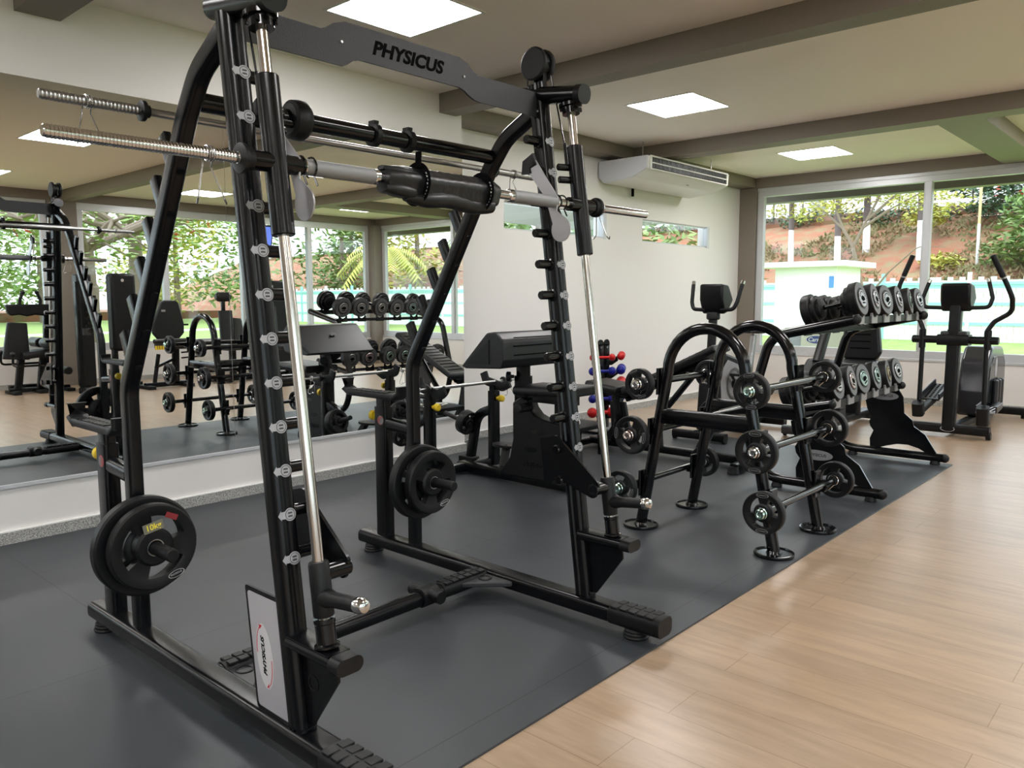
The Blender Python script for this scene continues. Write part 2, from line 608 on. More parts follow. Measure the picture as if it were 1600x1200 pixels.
def grooved(w, h):
    o = []
    q = rrect(w, h, .02, 4)
    k = len(q)//4
    gr = [(w/2, .0), (0, h/2), (-w/2, 0), (0, -h/2)]
    for i in range(4):
        o += q[i*k:(i+1)*k]
        nx = gr[(i+1) % 4]
        d = .006
        if nx[0] == 0:
            sg = 1 if nx[1] > 0 else -1
            o += [(sg*.006, nx[1]), (0, nx[1]-sg*d), (-sg*.006, nx[1])]
        else:
            sg = 1 if nx[0] > 0 else -1
            o += [(nx[0], -sg*.006), (nx[0]-sg*d, 0), (nx[0], sg*.006)]
    return o

def disc_decal(g, x, y, z, tilt):
    """printed arrow and ring on the front of the upright"""
    M = basis((x, y, z), (1, 0, 0), (0, tilt, 1))
    t = G().prism([(-.031, 0), (-.021, .014), (-.021, .010)]+ell(.018, .018, 16, (.006, 0), rad(145), rad(-145))+[(-.021, -.010), (-.021, -.014)], 2, 0, .0008)
    g.join(t, M)
    k = G()
    ringplate(k, M @ V((.006, 0, .0009)), (1, 0, 0), (0, tilt, 1), .0150, .0135, .0006, 20)
    k2 = G()
    for q in (-1, 1):
        k2.join(G().prism([(.006-.007, q*.0045-.0022), (.006+.007, q*.0045-.0022), (.006+.006, q*.0045+.0022), (.006-.006, q*.0045+.0022)], 2, .0009, .0014), M)
    return k, k2

ZP = [1.914-.1203*k for k in range(12)]
BADGE = mat('badge_print', (.16, .15, .155), .5, var=(30, (.30, .06, .06), .48, .52))
def side(x, s):
    # floor rail, with worn plate on top, rubber treads and pucks
    g = G()
    g.sweep([(x, 1.50, .078), (x, 3.27, .078)], rrect(.092, .066, .022, 5))
    g.obj('base_rail', BLK, cage)
    for y in (3.20, 1.60):
        g = G()
        g.lathe((x, y, .008), (0, 0, 1), [(0, .048), (.006, .050), (.012, .046), (.018, .047), (.024, .043), (.030, .044), (.040, .038), (.046, .036)], 24)
        g.obj('foot_puck', RUB, cage)
    g = G()
    g.sweep([(x, 1.472, .079), (x, 1.70, .079)], rrect(.099, .074, .026, 5))
    for i in range(5):
        for j in (-.024, .024):
            yy = 1.50+i*.040
            g.box(x+j-.020, x+j+.020, yy, yy+.030, .110, .1185)
    g.obj('rubber_tread', RUB, cage, bevel=.002)
    # upright
    z0, z1 = .105, 2.14
    g = G()
    g.sweep([(x, uy(z0), z0), (x, uy(z1), z1)], grooved(.064, .070), up=(0, 1, 0))
    g.sweep([(x, uy(.115), .112), (x, uy(.12), .118)], rrect(.064, .076, .02), up=(0, 1, 0))
    g.obj('upright', BLK, cage)
    # rear post with two bends
    g = G()
    p = fillet([(x, 2.875, .10), (x, 2.875, .99), (x, 2.355, 1.845), (x, 2.265, 1.955), (x, 2.07, 2.055)], [.16, .20, .22], 8)
    g.sweep(p, rrect(.062, .052, .016, 4), up=(1, 0, 0))
    g.obj('rear_post', BLK, cage)
    # bar-catch post behind it
    g = G()
    g.sweep([(x, 3.10, .10), (x, 3.10, .765)], rrect(.056, .086, .012, 3), up=(0, 1, 0))
    g.sweep([(x, 3.10, .74), (x, 3.10, .81)], rrect(.044, .07, .01, 3), up=(0, 1, 0))
    g.sweep([(x, 3.06, .685), (x, 2.90, .672)], rrect(.05, .06, .02, 4))
    post = g.obj('catch_post', BLK, cage)
    G().lathe((x-.028, 3.09, .70), (-1, 0, 0), [(0, .023), (.002, .022)], 20).obj('round_badge', BADGE, post)
    g = G().lathe((x, 3.143, .715), (0, 1, 0), [(0, .011), (.02, .011), (.022, .024), (.045, .025), (.05, .018)], 16)
    g.obj('yellow_knob', YEL, post, label='yellow pull knob')
    g = G()
    g.sweep([(x, 3.35, .822), (x, 2.985, .822)], rrect(.075, .032, .008))
    for i in range(8):
        for j in (-.018, .018):
            g.box(x+j-.015, x+j+.015, 3.04+i*.035, 3.066+i*.035, .836, .842)
    for a, b, h in ((3.385, 3.335, .892), (2.95, 3.0, .875)):
        g.sweep([(x, b, .815), (x, a, .84), (x, a, h)], rrect(.078, .026, .009))
    g.obj('bar_catch', RUB, cage)
    # ladder of bar lugs up the back of the bent post
    for k in range(6):
        z = 1.755-.125*k
        y = 2.875-(z-.99)*(2.875-2.355)/.855 if z > .99 else 2.875
        g = G()
        g.sweep([(x, y+.01, z-.075), (x, y+.062, z-.02), (x, y+.098, z+.055)], rrect(.045, .024, .004, 2), up=(1, 0, 0))
        g.obj('bar_lug', BLK, cage)
    # plate horn
    g = G()
    g.cyl((x, 2.85, .435), (x, 2.595, .437), .0235, 20, .004)
    g.lathe((x, 2.848, .435), (0, -1, 0), [(0, .04), (.012, .04)], 20)
    g.obj('plate_horn', RUB, cage)
    # pegs down the upright with printed marks
    for z in ZP:
        y = uy(z)
        g = G()
        g.lathe((x+s*.022, y, z), (s, 0, 0), [(0, .024), (.014, .024), (.016, .0175), (.078, .0175), (.083, .014)], 18)
        peg = g.obj('stop_peg', GLS, cage)
        g = G()
        k1, k2 = disc_decal(g, x, uy(z)-.0365, z, .125)
        g.obj('printed_mark', DEC, peg)
        k1.obj('mark_ring', GRP, peg)
        k2.obj('mark_bars', GRP, peg)
    # top arm, rod socket
    g = G()
    g.sweep([(x, 2.16, 2.108), (x, 1.885, 2.071)], rrect(.074, .066, .03, 6))
    arm = g.obj('top_arm', BLK, cage)
    G().sweep([(x, 1.89, 2.0717), (x, 1.862, 2.068)], rrect(.079, .071, .033, 6)).obj('end_cap', RUB, arm)
    g = G()
    g.lathe((x, ry(2.042), 2.042), (0, -.13, -1), [(0, .045), (.012, .045), (.014, .034), (.04, .034)], 20)
    for k in range(4):
        a = pi/4+k*pi/2
        g.cyl((x+.037*cos(a), ry(2.02)+.037*sin(a), 2.027), (x+.037*cos(a), ry(2.01)+.037*sin(a), 2.012), .006, 8, .001)
    g.obj('rod_socket', GLS, arm)
    # guide rod
    G().cyl((x, ry(.40), .40), (x, ry(2.03), 2.03), .0155, 24).obj('guide_rod', ROD, cage)
    # foot bracket: tube with rubber cap, gusset below
    g = G()
    g.sweep([(x, 1.86, .362), (x, 1.64, .362)], rrect(.074, .038, .018, 5))
    g.sweep([(x, 1.86, .380), (x, 1.66, .380)], rrect(.07, .004, .001, 2))
    fb = g.obj('foot_bracket', BLK, cage)
    G().sweep([(x, 1.655, .361), (x, 1.612, .361)], rrect(.084, .044, .021, 6)).obj('end_cap', RUB, fb)
    g = G().prism([(1.86, .345), (1.665, .345), (1.662, .30), (1.785, .135), (1.84, .13)], 0, x-.004, x+.004)
    g.obj('gusset_plate', BLK, cage)
    g = G()
    ringplate(g, (x-.0045, 1.775, .262), (0, -1, 0), (0, 0, 1), .024, .018, .0012, 20)
    g.obj('gusset_hole', GLS, cage)
    g = G()
    ax = (0, .13, 1)
    g.lathe((x, ry(.385), .385), ax, [(0, .034), (.006, .034), (.010, .027), (.062, .027), (.065, .029), (.075, .029)], 20)
    g.obj('rod_foot', GLS, fb)
    # adjustable stop: sleeve on the rod, handle with chrome ball, plate hooked over two pegs
    g = G()
    g.lathe((x, ry(.465), .465), ax, [(0, .026), (.004, .028), (.14, .028), (.146, .025)], 22)
    g.lathe((x, ry(.52), .515), (0, -1, .12), [(0, .026), (.03, .0255), (.055, .0205), (.155, .0195)], 18)
    st = g.obj('stop_sleeve', RUB, cage)
    e = V((x, ry(.52), .515))+V((0, -1, .12)).normalized()*.153
    G().lathe(e, (0, -1, .12), [(0, .0195), (.004, .0215), (.022, .0215), (.032, .016), (.036, .008)], 18).obj('ball_tip', CHR, st)
    xi = x+s*.083
    g = G()
    pts = fillet([(0, 2.005, .745), (0, 1.925, .765), (0, 1.715, .600), (0, 1.735, .535), (0, 1.93, .600), (0, 1.945, .565), (0, 1.985, .575)], .025, 4)
    g.prism([(p.y, p.z) for p in pts], 0, xi-.005, xi+.005)
    g.obj('stop_plate', BLK, cage)
    g = G()
    g.cyl((x+s*.02, ry(.60), .575), (xi+s*.012, ry(.60), .575), .023, 18)
    g.obj('stop_boss', GLS, st)
    # slider: sleeve on the rod that carries the bar
    g = G()
    g.lathe((x, ry(1.465), 1.465), (0, .132, 1), [(0, .028), (.003, .031), (.417, .031), (.42, .028)], 24)
    sl = g.obj('slider_sleeve', BLK, cage)
    G().cyl((x-.075, BY, BZ), (x+.075, BY, BZ), .026, 20).obj('slider_block', GLS, sl)
    for z in (1.80, 1.752):
        G().cyl((x+s*.01, ry(z)+.02, z), (x+s*.062, ry(z)+.045, z), .0135, 14, .004).obj('slider_stud', GLS, sl)

    # hook lever on the bar
    xl = x+s*(.06 if s > 0 else .165)
    dy, dz = (0, 0) if s > 0 else (-.068, -.022)
    c = V((0, BY, BZ))
    out = ell(.036, .038, 16, (1.872, 1.548), rad(70), rad(70)+2*pi*.89)
    up = [(BY-.022, BZ-.01), (BY-.018, BZ+.035), (1.985, 1.815)] if 0 else None
    g = G()
    pts = [(1.888, 1.58), (1.866, 1.625), (1.862, 1.672), (1.985, 1.818)]
    pts += ell(.024, .024, 8, (2.005, 1.800), rad(140), rad(-40))
    pts += [(1.912, 1.665), (1.905, 1.63)]
    low = ell(.044, .045, 18, (1.842, 1.552), rad(30), rad(-235))
    poly = [(1.900, 1.63)]+low+[(1.862, 1.62), (1.858, 1.672), (2.03+dy, 1.835+dz)]+ell(.026, .026, 8, (2.052+dy, 1.818+dz), rad(140), rad(-40))[1:]+[(1.912, 1.668)]
    g.prism(poly, 0, xl-.0025, xl+.0025)
    lv = g.obj('hook_lever', SIL, cage)
    G().sweep([(xl, 2.075+dy, 1.79+dz), (xl, 2.075+dy, 1.824+dz), (xl, 2.035+dy, 1.842+dz)], rrect(.05, .016, .006), up=(1, 0, 0)).obj('hook_cap', RUB, lv)
    g = G()
    for d in (.012, .045):
        q = [(xl+d+.004*k/20, BY+.027*cos(a), BZ+.027*sin(a)) for k, a in ((k, rad(-70+k*24)) for k in range(14))]
        g.wire(q+[(xl+d+.006, 1.855, 1.605)], .0028)
    g.obj('hook_spring', GLS, lv)
    # head pulley with two cheeks, cable
    g = G()
    g.box(x-.012, x+.012, 2.055, 2.105, 2.06, 2.20)
    br = g.obj('pulley_bracket', BLK, cage, bevel=.003)
    g = G()
    for d in (-.036, .016):
        g.lathe((x+d, 2.093, 2.217), (1, 0, 0), [(0, .018), (.001, .058), (.006, .064), (.016, .064), (.020, .06), (.020, .012)], 28)
    g.lathe((x-.018, 2.093, 2.217), (1, 0, 0), [(0, .05), (.036, .05)], 24)
    g.obj('pulley', RUB, br)
    g = G()
    g.tube([(x, 2.093-.055, 2.217), (x, ry(1.9)+.045, 1.89)], .0032, 6, up=(1, 0, 0))
    g.tube([(x, 2.093+.055, 2.217), (x, 2.093+.05, 2.06)], .0032, 6, up=(1, 0, 0))
    g.cyl((x, ry(1.9)+.045, 1.90), (x, ry(1.8)+.045, 1.80), .007, 10)
    g.obj('cable', GLS, br)
side(XN, 1)
side(XFR, -1)

# rounded handle bar: sleeves, collars, grips
g = G()
g.cyl((.615, BY, BZ), (1.06, BY, BZ), .0138, 24, .002)
for k in range(54):                                   # ridged left sleeve
    g.lathe((.622+k*.008, BY, BZ), (1, 0, 0), [(0, .0138), (.002, .0152), (.005, .0152), (.007, .0138)], 20, cap=False)
g.cyl((2.60, BY, BZ), (2.952, BY, BZ), .0165, 24, .002)
g.cyl((1.06, BY, BZ), (2.60, BY, BZ), .0150, 20, .001)
for a, b in ((1.232, 1.258), (1.488, 1.506), (2.075, 2.095), (2.335, 2.352)):
    g.cyl((a, BY, BZ), (b, BY, BZ), .0225, 20, .003)
bar = g.obj('guided_bar', CHR, cage)
G().cyl((1.255, BY, BZ), (1.488, BY, BZ), .0225, 22).obj('knurled_grip', KNU, bar)
G().cyl((2.095, BY, BZ), (2.336, BY, BZ), .0225, 22).obj('knurled_grip', KNU, bar)
g = G()
g.lathe((1.062, BY, BZ), (1, 0, 0), [(0, .022), (.004, .038), (.014, .038), (.018, .028), (.035, .03)], 24)
g.obj('bar_flange', RUB, bar)
g = G()
g.lathe((2.565, BY, BZ), (1, 0, 0), [(0, .03), (.017, .03), (.021, .038), (.031, .038), (.035, .028)], 24)
g.obj('bar_flange', RUB, bar)

# top plate with stamped name
out = [(1.175, 2.012), (1.175, 2.108), (1.455, 2.105)]
out += [(1.475, 2.112), (1.505, 2.132), (1.545, 2.146), (2.035, 2.146), (2.075, 2.134), (2.105, 2.112), (2.125, 2.103), (2.485, 2.103), (2.485, 2.010), (2.135, 2.010), (2.11, 2.013), (2.085, 2.022), (2.06, 2.036), (2.035, 2.043), (1.60, 2.043), (1.575, 2.036), (1.55, 2.018), (1.535, 2.012)]
pl = G().prism(out, 1, 2.072, 2.079).obj('name_plate', SPK, cage)
lettering('stamped_name', 'PHYSICUS', .060, basis((1.80, 2.0715, 2.091), (1, 0, -.006), (0, 0, 1)), BTXT, pl, .0008, .25, .0022, 1.14)
g = G()
for x, z in ((1.53, 2.082), (2.055, 2.083)):
    g.cyl((x, 2.074, z), (x, 2.066, z), .0045, 10, .001)
for z in (2.085, 2.032):
    g.cyl((2.462, 2.074, z), (2.462, 2.064, z), .0062, 12, .002)
    g.cyl((1.198, 2.074, z), (1.198, 2.064, z), .0062, 12, .002)
g.obj('plate_bolt', STL, pl)

# rear cross tube with bumper and collars
g = G().cyl((XN, 2.337, 1.889), (XFR+.015, 2.337, 1.889), .029, 22)
ct = g.obj('cross_tube', GLS, cage)
G().lathe((1.505, 2.337, 1.889), (1, 0, 0), [(0, .05), (.008, .062), (.028, .065), (.05, .065), (.062, .058), (.066, .03)], 28).obj('round_bumper', RUB, ct)
G().cyl((1.40, 2.315, 1.872), (1.52, 2.315, 1.872), .016, 14).cyl((1.40, 2.335, 1.90), (1.51, 2.335, 1.90), .02, 14).obj('bumper_pin', GLS, ct)
for x in (1.845, 2.005):
    g = G().lathe((x, 2.337, 1.889), (1, 0, 0), [(0, .032), (.004, .042), (.024, .042), (.028, .032)], 24)
    g.box(x+.003, x+.025, 2.32, 2.352, 1.925, 1.938)
    g.obj('tube_collar', RUB, ct)

# floor cross beam with treads, corner gussets and a rubber boss
g = G().sweep([(XN+.03, 2.38, .076), (XFR-.03, 2.38, .076)], rrect(.066, .060, .028, 5))
cb = g.obj('floor_beam', BLK, cage)
for a in (XN+.045, XFR-.30):
    g = G()
    g.sweep([(a, 2.38, .077), (a+.255, 2.38, .077)], rrect(.072, .068, .031, 5))
    for i in range(6):
        for j in (-.018, .018):
            g.box(a+.012+i*.04, a+.044+i*.04, 2.38+j-.015, 2.38+j+.015, .105, .1145)
    g.obj('beam_tread', RUB, cb, bevel=.002)
g = G()
g.sweep([(2.075, 2.38, .080), (2.16, 2.38, .080)], rrect(.082, .076, .03, 5))
g.sweep([(2.118, 2.29, .090), (2.118, 2.47, .090)], rrect(.05, .05, .022, 5))
g.obj('beam_boss', RUB, cb)
for x, s in ((XN+.036, 1), (XFR-.036, -1)):
    g = G().prism([(x, 2.20), (x, 2.36), (x+s*.17, 2.36), (x+s*.165, 2.345), (x+s*.02, 2.195)], 2, .072, .092)
    g.obj('corner_gusset', GRP, cb, bevel=.004)
    g = G()
    ringplate(g, (x+s*.055, 2.315, .092), (1, 0, 0), (0, 1, 0), .030, .022, .003, 20)
    g.obj('gusset_emblem', RUB, cb)

# printed panel behind the near upright
t = .125
M = basis((XN-.022, uy(.295)+.092, .292), (0, -1, 0), (0, t, 1))
fr = G().prism(rrect(.205, .365, .010, 3), 2, -.004, .004).xf(M).obj('instruction_panel', RUB, cage)
m, n, l, b = node_mat('panel_print')
tc = n.new('ShaderNodeTexCoord'); wv = n.new('ShaderNodeTexWave')
wv.inputs['Scale'].default_value = 2.2; wv.inputs['Distortion'].default_value = 3; wv.inputs['Detail'].default_value = 0
rp = n.new('ShaderNodeValToRGB')
rp.color_ramp.elements[0].color, rp.color_ramp.elements[1].color = (.36, .36, .39, 1), (.47, .47, .50, 1)
l.new(tc.outputs['Object'], wv.inputs['Vector']); l.new(wv.outputs['Fac'], rp.inputs[0]); l.new(rp.outputs[0], b.inputs['Base Color'])
b.inputs['Roughness'].default_value = .35
G().prism(rrect(.18, .338, .012, 4), 2, .004, .0052).xf(M).obj('panel_face', m, fr)
G().prism(ell(.042, .095, 28, (-.028, -.01)), 2, .0052, .0056).xf(M).obj('panel_oval', mat('pale_print', (.62, .62, .64), .35), fr)
lettering('panel_name', 'PHYSICUS', .022, M @ basis((-.030, -.01, .0062), (0, 1, 0), (-1, 0, 0)), BTXT, fr, .0004, .25, .0007, 1.15)
g = G()
for sgn in (1, -1):
    a0 = pi/2 if sgn > 0 else -pi/2
    pts = [(-.028+.037*cos(a0+sgn*0+k*.14), -.01+.088*sin(a0+k*.14)) for k in range(2, 12)]
    for (x0, y0), (x1, y1) in zip(pts, pts[1:]):
        w = .0012
        g.join(G().prism([(x0-w, y0), (x0+w, y0), (x1+w, y1), (x1-w, y1)], 2, .0056, .0064), M)
    x0, y0 = pts[0]
    g.join(G().prism([(x0+sgn*.012, y0+sgn*.006), (x0-.003, y0+sgn*.006), (x0-.001, y0-sgn*.008)], 2, .0056, .0064), M)
g.obj('red_arrows', TRED, fr, label='red printed arrows')

# padded roll strapped round the guided bar
pad = thing('barbell_pad', 'black quilted roll pad strapped round the middle of the guided bar', 'pad', (1.76, BY, BZ))
R.seed(3)
g = G()
prof = []
for k in range(40):
    a = 2*pi*k/40
    r = .046+.003*sin(5*a)
    if abs(a-rad(195)) < .25: r -= .016*(1-abs(a-rad(195))/.25)
    prof.append((r*cos(a), r*sin(a)*1.02-.006))
path = [(1.525+.47*i/36, BY, BZ) for i in range(37)]
sc = []
for i in range(37):
    u = i/36
    s_ = .80+.2*min(1, u*7)
    if u > .93: s_ = 1-.12*(u-.93)/.07
    if abs(u-.26) < .03 or abs(u-.88) < .03: s_ -= .07
    sc.append(s_*(1+.018*sin(i*2.3)+.012*R.random()))
g.sweep(path, prof, scale=sc)
g.obj('pad_roll', mat('quilted_nylon', (.008, .0085, .010), .38, bump=(22, .5, .01)), pad)
g = G()
pp = [(1.60+.375*i/20, BY-.012-.006*sin(i*.3), BZ-.048-.004*sin(i*.5)) for i in range(21)]
g.sweep(pp, [(.030*cos(2*pi*k/22), .026*sin(2*pi*k/22)) for k in range(22)], scale=[.55+.45*min(1, i/5)*(1-.15*max(0, i-17)/3)+.025*sin(i*2.1) for i in range(21)])
g.sweep([(1.515, BY-.018, BZ-.030), (1.56, BY-.02, BZ-.034), (1.62, BY-.016, BZ-.036)], rrect(.055, .036, .016, 4), scale=[.55, 1.05, .9])
g.sweep([(1.518, BY, BZ+.030), (1.57, BY, BZ+.022), (1.63, BY, BZ+.014)], rrect(.075, .030, .014, 4), scale=[.4, .95, 1])
g.obj('pad_flap', VIN, pad)
for x in (1.655, 1.935):
    g = G()
    g.sweep([(x+.004*sin(a), BY+.0525*cos(a), BZ-.005+.054*sin(a)) for a in [2*pi*k/28 for k in range(28)]], [(-.013, -.0015), (.013, -.0015), (.013, .0015), (-.013, .0015)], up=(1, 0, 0), closed=True)
    sp_ = g
    st = g.obj('strap', BTXT, pad)
    if x < 1.7:
        G().sweep([(x-.004, BY-.015, BZ+.045), (x-.006, BY-.02, BZ+.09)], rrect(.026, .003, .001), up=(1, 0, 0)).obj('strap_tail', BTXT, st)
    g = G()
    for k in range(8):
        a = rad(150+k*11)
        p = V((x+.001*(k % 3), BY+.0555*cos(a), BZ-.005+.057*sin(a)))
        nrm = V((0, cos(a), sin(a)))
        Mk = basis(p, (1, 0, 0), nrm.cross(V((1, 0, 0))))
        w = .004+.002*(k % 2)
        g.join(G().prism([(-w, -.0028), (w, -.0028), (w, -.0006), (-w*.2, .0002), (w, .0028), (-w, .0028)], 2, -.0004, .0006), Mk)
    g.obj('strap_print', TXT, st, label='white printed letters')

# spring clips
def clip_geo(r):
    g = G()
    q = [(-.008+.016*k/40, r*cos(2*pi*k*2.6/40+1.0), r*sin(2*pi*k*2.6/40+1.0)) for k in range(41)]
    a, b = V(q[0]), V(q[-1])
    q = [(-.022, .03, -.115), (-.03, .012, -.122), (-.034, -.004, -.108), (-.012, .012, -.03)]+q+[(.012, .016, -.03), (.034, -.006, -.108), (.03, -.022, -.122), (.018, -.032, -.110)]
    g.wire(fillet(q, .006, 2), .0022, 6)
    return g
WIRE = mat('spring_wire', (.5, .5, .5), .25, 1)
def clip(x, y, z, label):
    t = clip_geo(.0182).xf(Matrix.Translation((x, y, z))).obj('spring_clip', WIRE)
    return tag(t, label, 'barbell clip', 'steel spring clips on the bars')
clip(.985, BY, BZ, 'wire spring clip hanging on the ridged near end of the guided bar')
clip(2.625, BY, BZ, 'wire spring clip on the smooth far end of the guided bar')
clip(.945, 2.50, 1.872, 'wire spring clip near the tip of the upper stored bar')
clip(2.80, 2.50, 1.872, 'wire spring clip on the far end of the upper stored bar')

# long bar stored on the lugs
def long_bar(label, loc, x0, x1, s0, s1, group=None, ridged=True):
    t = thing('barbell', label, 'barbell', loc, group)
    y, z = loc[1], loc[2]
    g = G()
    g.cyl((s0, y, z), (s1, y, z), .0125, 20, .001)
    g.obj('bar_shaft', STL, t)
    for a, b, c in ((x0, s0-.02, s0), (s1, s1, x1)):
        g = G()
        g.cyl((a, y, z), (b if a == x0 else c, y, z), .0138, 22, .002)
        if ridged:
            L = abs((b if a == x0 else c)-a)
            for k in range(int(L/.0108)-1):
                g.lathe((a+.006+k*.0108, y, z), (1, 0, 0), [(0, .0138), (.0025, .0152), (.0065, .0152), (.009, .0138)], 18, cap=False)
        sl = g.obj('bar_sleeve', STL, t)
        xx = s0-.028 if a == x0 else s1-.006
        G().lathe((xx, y, z), (1, 0, 0), [(0, .02), (.004, .031), (.016, .031), (.02, .019), (.03, .019)], 24).obj('sleeve_collar', RUB, sl)
    return t
long_bar('long steel bar stored high on the back of the foreground cage', (1.88, 2.50, 1.872), .815, 2.95, 1.12, 2.66)

# weight plates
def plate_geo(r, t, bore=.027):
    """plate in the x, z plane, front face toward -y at y=0, back at y=t; three grip slots cut through"""
    g = G()
    n = 60
    slots = [(rad(20), rad(100)), (rad(140), rad(220)), (rad(260), rad(340))]
    hub, r1, r2 = r*.38, r*.44, r*.73
    rings = [(bore, .0), (bore+.004, -.004), (hub, -.004), (r1, .004), (r2, .004), (r*.78, .0), (r*.96, .0), (r, .006)]
    def pt(rr, a, y): return (rr*cos(a), y, rr*sin(a))
    def inslot(a): return any(s0+1e-6 <= a < s1-1e-6 for s0, s1 in slots)
    vs, fs = [], []
    for k in range(n):
        a = 2*pi*k/n
        for rr, d in rings: vs.append(pt(rr, a, d))
        for rr, d in rings[::-1]: vs.append(pt(rr, a, t-d))
    m = 2*len(rings)
    q = len(rings)
    for k in range(n):
        j = (k+1) % n
        hole = inslot(2*pi*k/n)
        for i in range(m):
            l = (i+1) % m
            if hole and i in (3, m-1-4):
                continue
            fs.append((k*m+i, k*m+l, j*m+l, j*m+i))
        if hole:
            for i in (3, 4):
                fs.append((k*m+i, k*m+m-1-i, j*m+m-1-i, j*m+i))
        prev = inslot(2*pi*((k-1) % n)/n)
        if hole != prev:
            fs.append((k*m+3, k*m+4, k*m+m-1-4, k*m+m-1-3))
    g.add(vs, fs)
    return g
def weight_plate(label, c, r, t, rot=0, group=None, front=True, tilt=0):
    """c: centre of the front face; the plate hangs on a horn along y"""
    o = thing('weight_plate', label, 'weight plate', c, group)
    g = plate_geo(r, t).xf(Matrix.Translation(V(c)) @ Matrix.Rotation(rot, 4, 'Y'))
    g.obj('plate_body', RUB, o, ang=40)
    g = G()
    ringplate(g, V(c)+V((0, -.0042, 0)), (1, 0, 0), (0, 0, 1), .030, .0265, .002, 24)
    g.obj('bore_ring', STL, o)
    if front:
        for a in (-58,):
            p = V(c)+V((r*.86*cos(rad(a)), .0008, r*.86*sin(rad(a))))
            u = V((-sin(rad(a)), 0, cos(rad(a))))*1
            u = V((1, 0, .25)).normalized(); w = V((-.25, 0, 1)).normalized()
            g = G()
            ringplate(g, p+V((0, -.0015, 0)), u, w, .030, .0275, .0016, 24, 1, .42)
            em = g.obj('rim_emblem', TXT, o)
            lettering('rim_name', 'PHYSICUS', .010, basis(p+V((0, -.0015, 0)), u, w), TXT, em, .0004, 0, 0, .95)
    return o
plA = weight_plate('thick rubber weight plate, the larger one at the back of the near horn', (XN-.005, 2.785, .432), .178, .042, .3, 'plates on the cage horns')
plB = weight_plate('rubber weight plate with a yellow 10kg sticker on the near horn', (XN, 2.730, .438), .153, .040, .15, 'plates on the cage horns')
M = basis((XN-.005, 2.7245, .514), (1, 0, .19), (-.19, 0, 1))
stk = G().prism(rrect(.072, .034, .002), 2, 0, .0006).xf(M).obj('weight_sticker', mat('sticker_grey', (.17, .165, .13), .45), plB)
lettering('sticker_figures', '10kg', .029, M @ Matrix.Translation((0, 0, .001)), mat('yellow_print', (.85, .72, .05), .5), stk, .0003, 0, .0006, 1)
M = basis((XN+.060, 2.7235, .540), (1, 0, -.5), (.5, 0, 1))
G().prism(rrect(.045, .020, .002), 2, 0, .0006).xf(M).obj('red_label', mat('dark_red_print', (.24, .02, .025), .5), plB, label='small red label')
weight_plate('rubber weight plate, the larger one at the back of the far horn', (XFR-.02, 2.79, .432), .178, .042, .9, 'plates on the cage horns')
weight_plate('smaller rubber weight plate at the front of the far horn', (XFR, 2.735, .434), .150, .042, -.35, 'plates on the cage horns')
# ---------------------------------------------------------------- rack of short fixed barbells
rack = thing('barbell_rack', 'black two-arch rack holding short barbells in front of the dumbbell rack', 'rack', (4.06, 2.01, .008))
AX = (3.77, 4.35)
for k, x in enumerate(AX):
    arc = [(x, 2.015-.225*cos(a), .905+.235*sin(a)) for a in [pi*i/18 for i in range(19)]]
    path = [(x, 1.612, .018)]+arc+[(x, 2.40, .018)]
    g = G().sweep(path, circ(.031, 18), up=(1, 0, 0))
    g.obj('arch', GLS, rack)
    for y in (1.612, 2.40):
        g = G().lathe((x, y, .008), (0, 0, 1), [(0, .098), (.010, .100), (.017, .098), (.018, .090), (.011, .088), (.011, .04), (.018, .036), (.026, .032)], 30)
        g.obj('foot_disc', GLS, rack)
    G().sweep([(x, 1.75, .655), (x, 2.265, .655)], rrect(.05, .085, .012, 3)).obj('cross_bar', GLS, rack)
G().sweep([(AX[0], 2.01, .655), (AX[1], 2.01, .655)], rrect(.05, .075, .012, 3)).obj('tie_beam', GLS, rack)

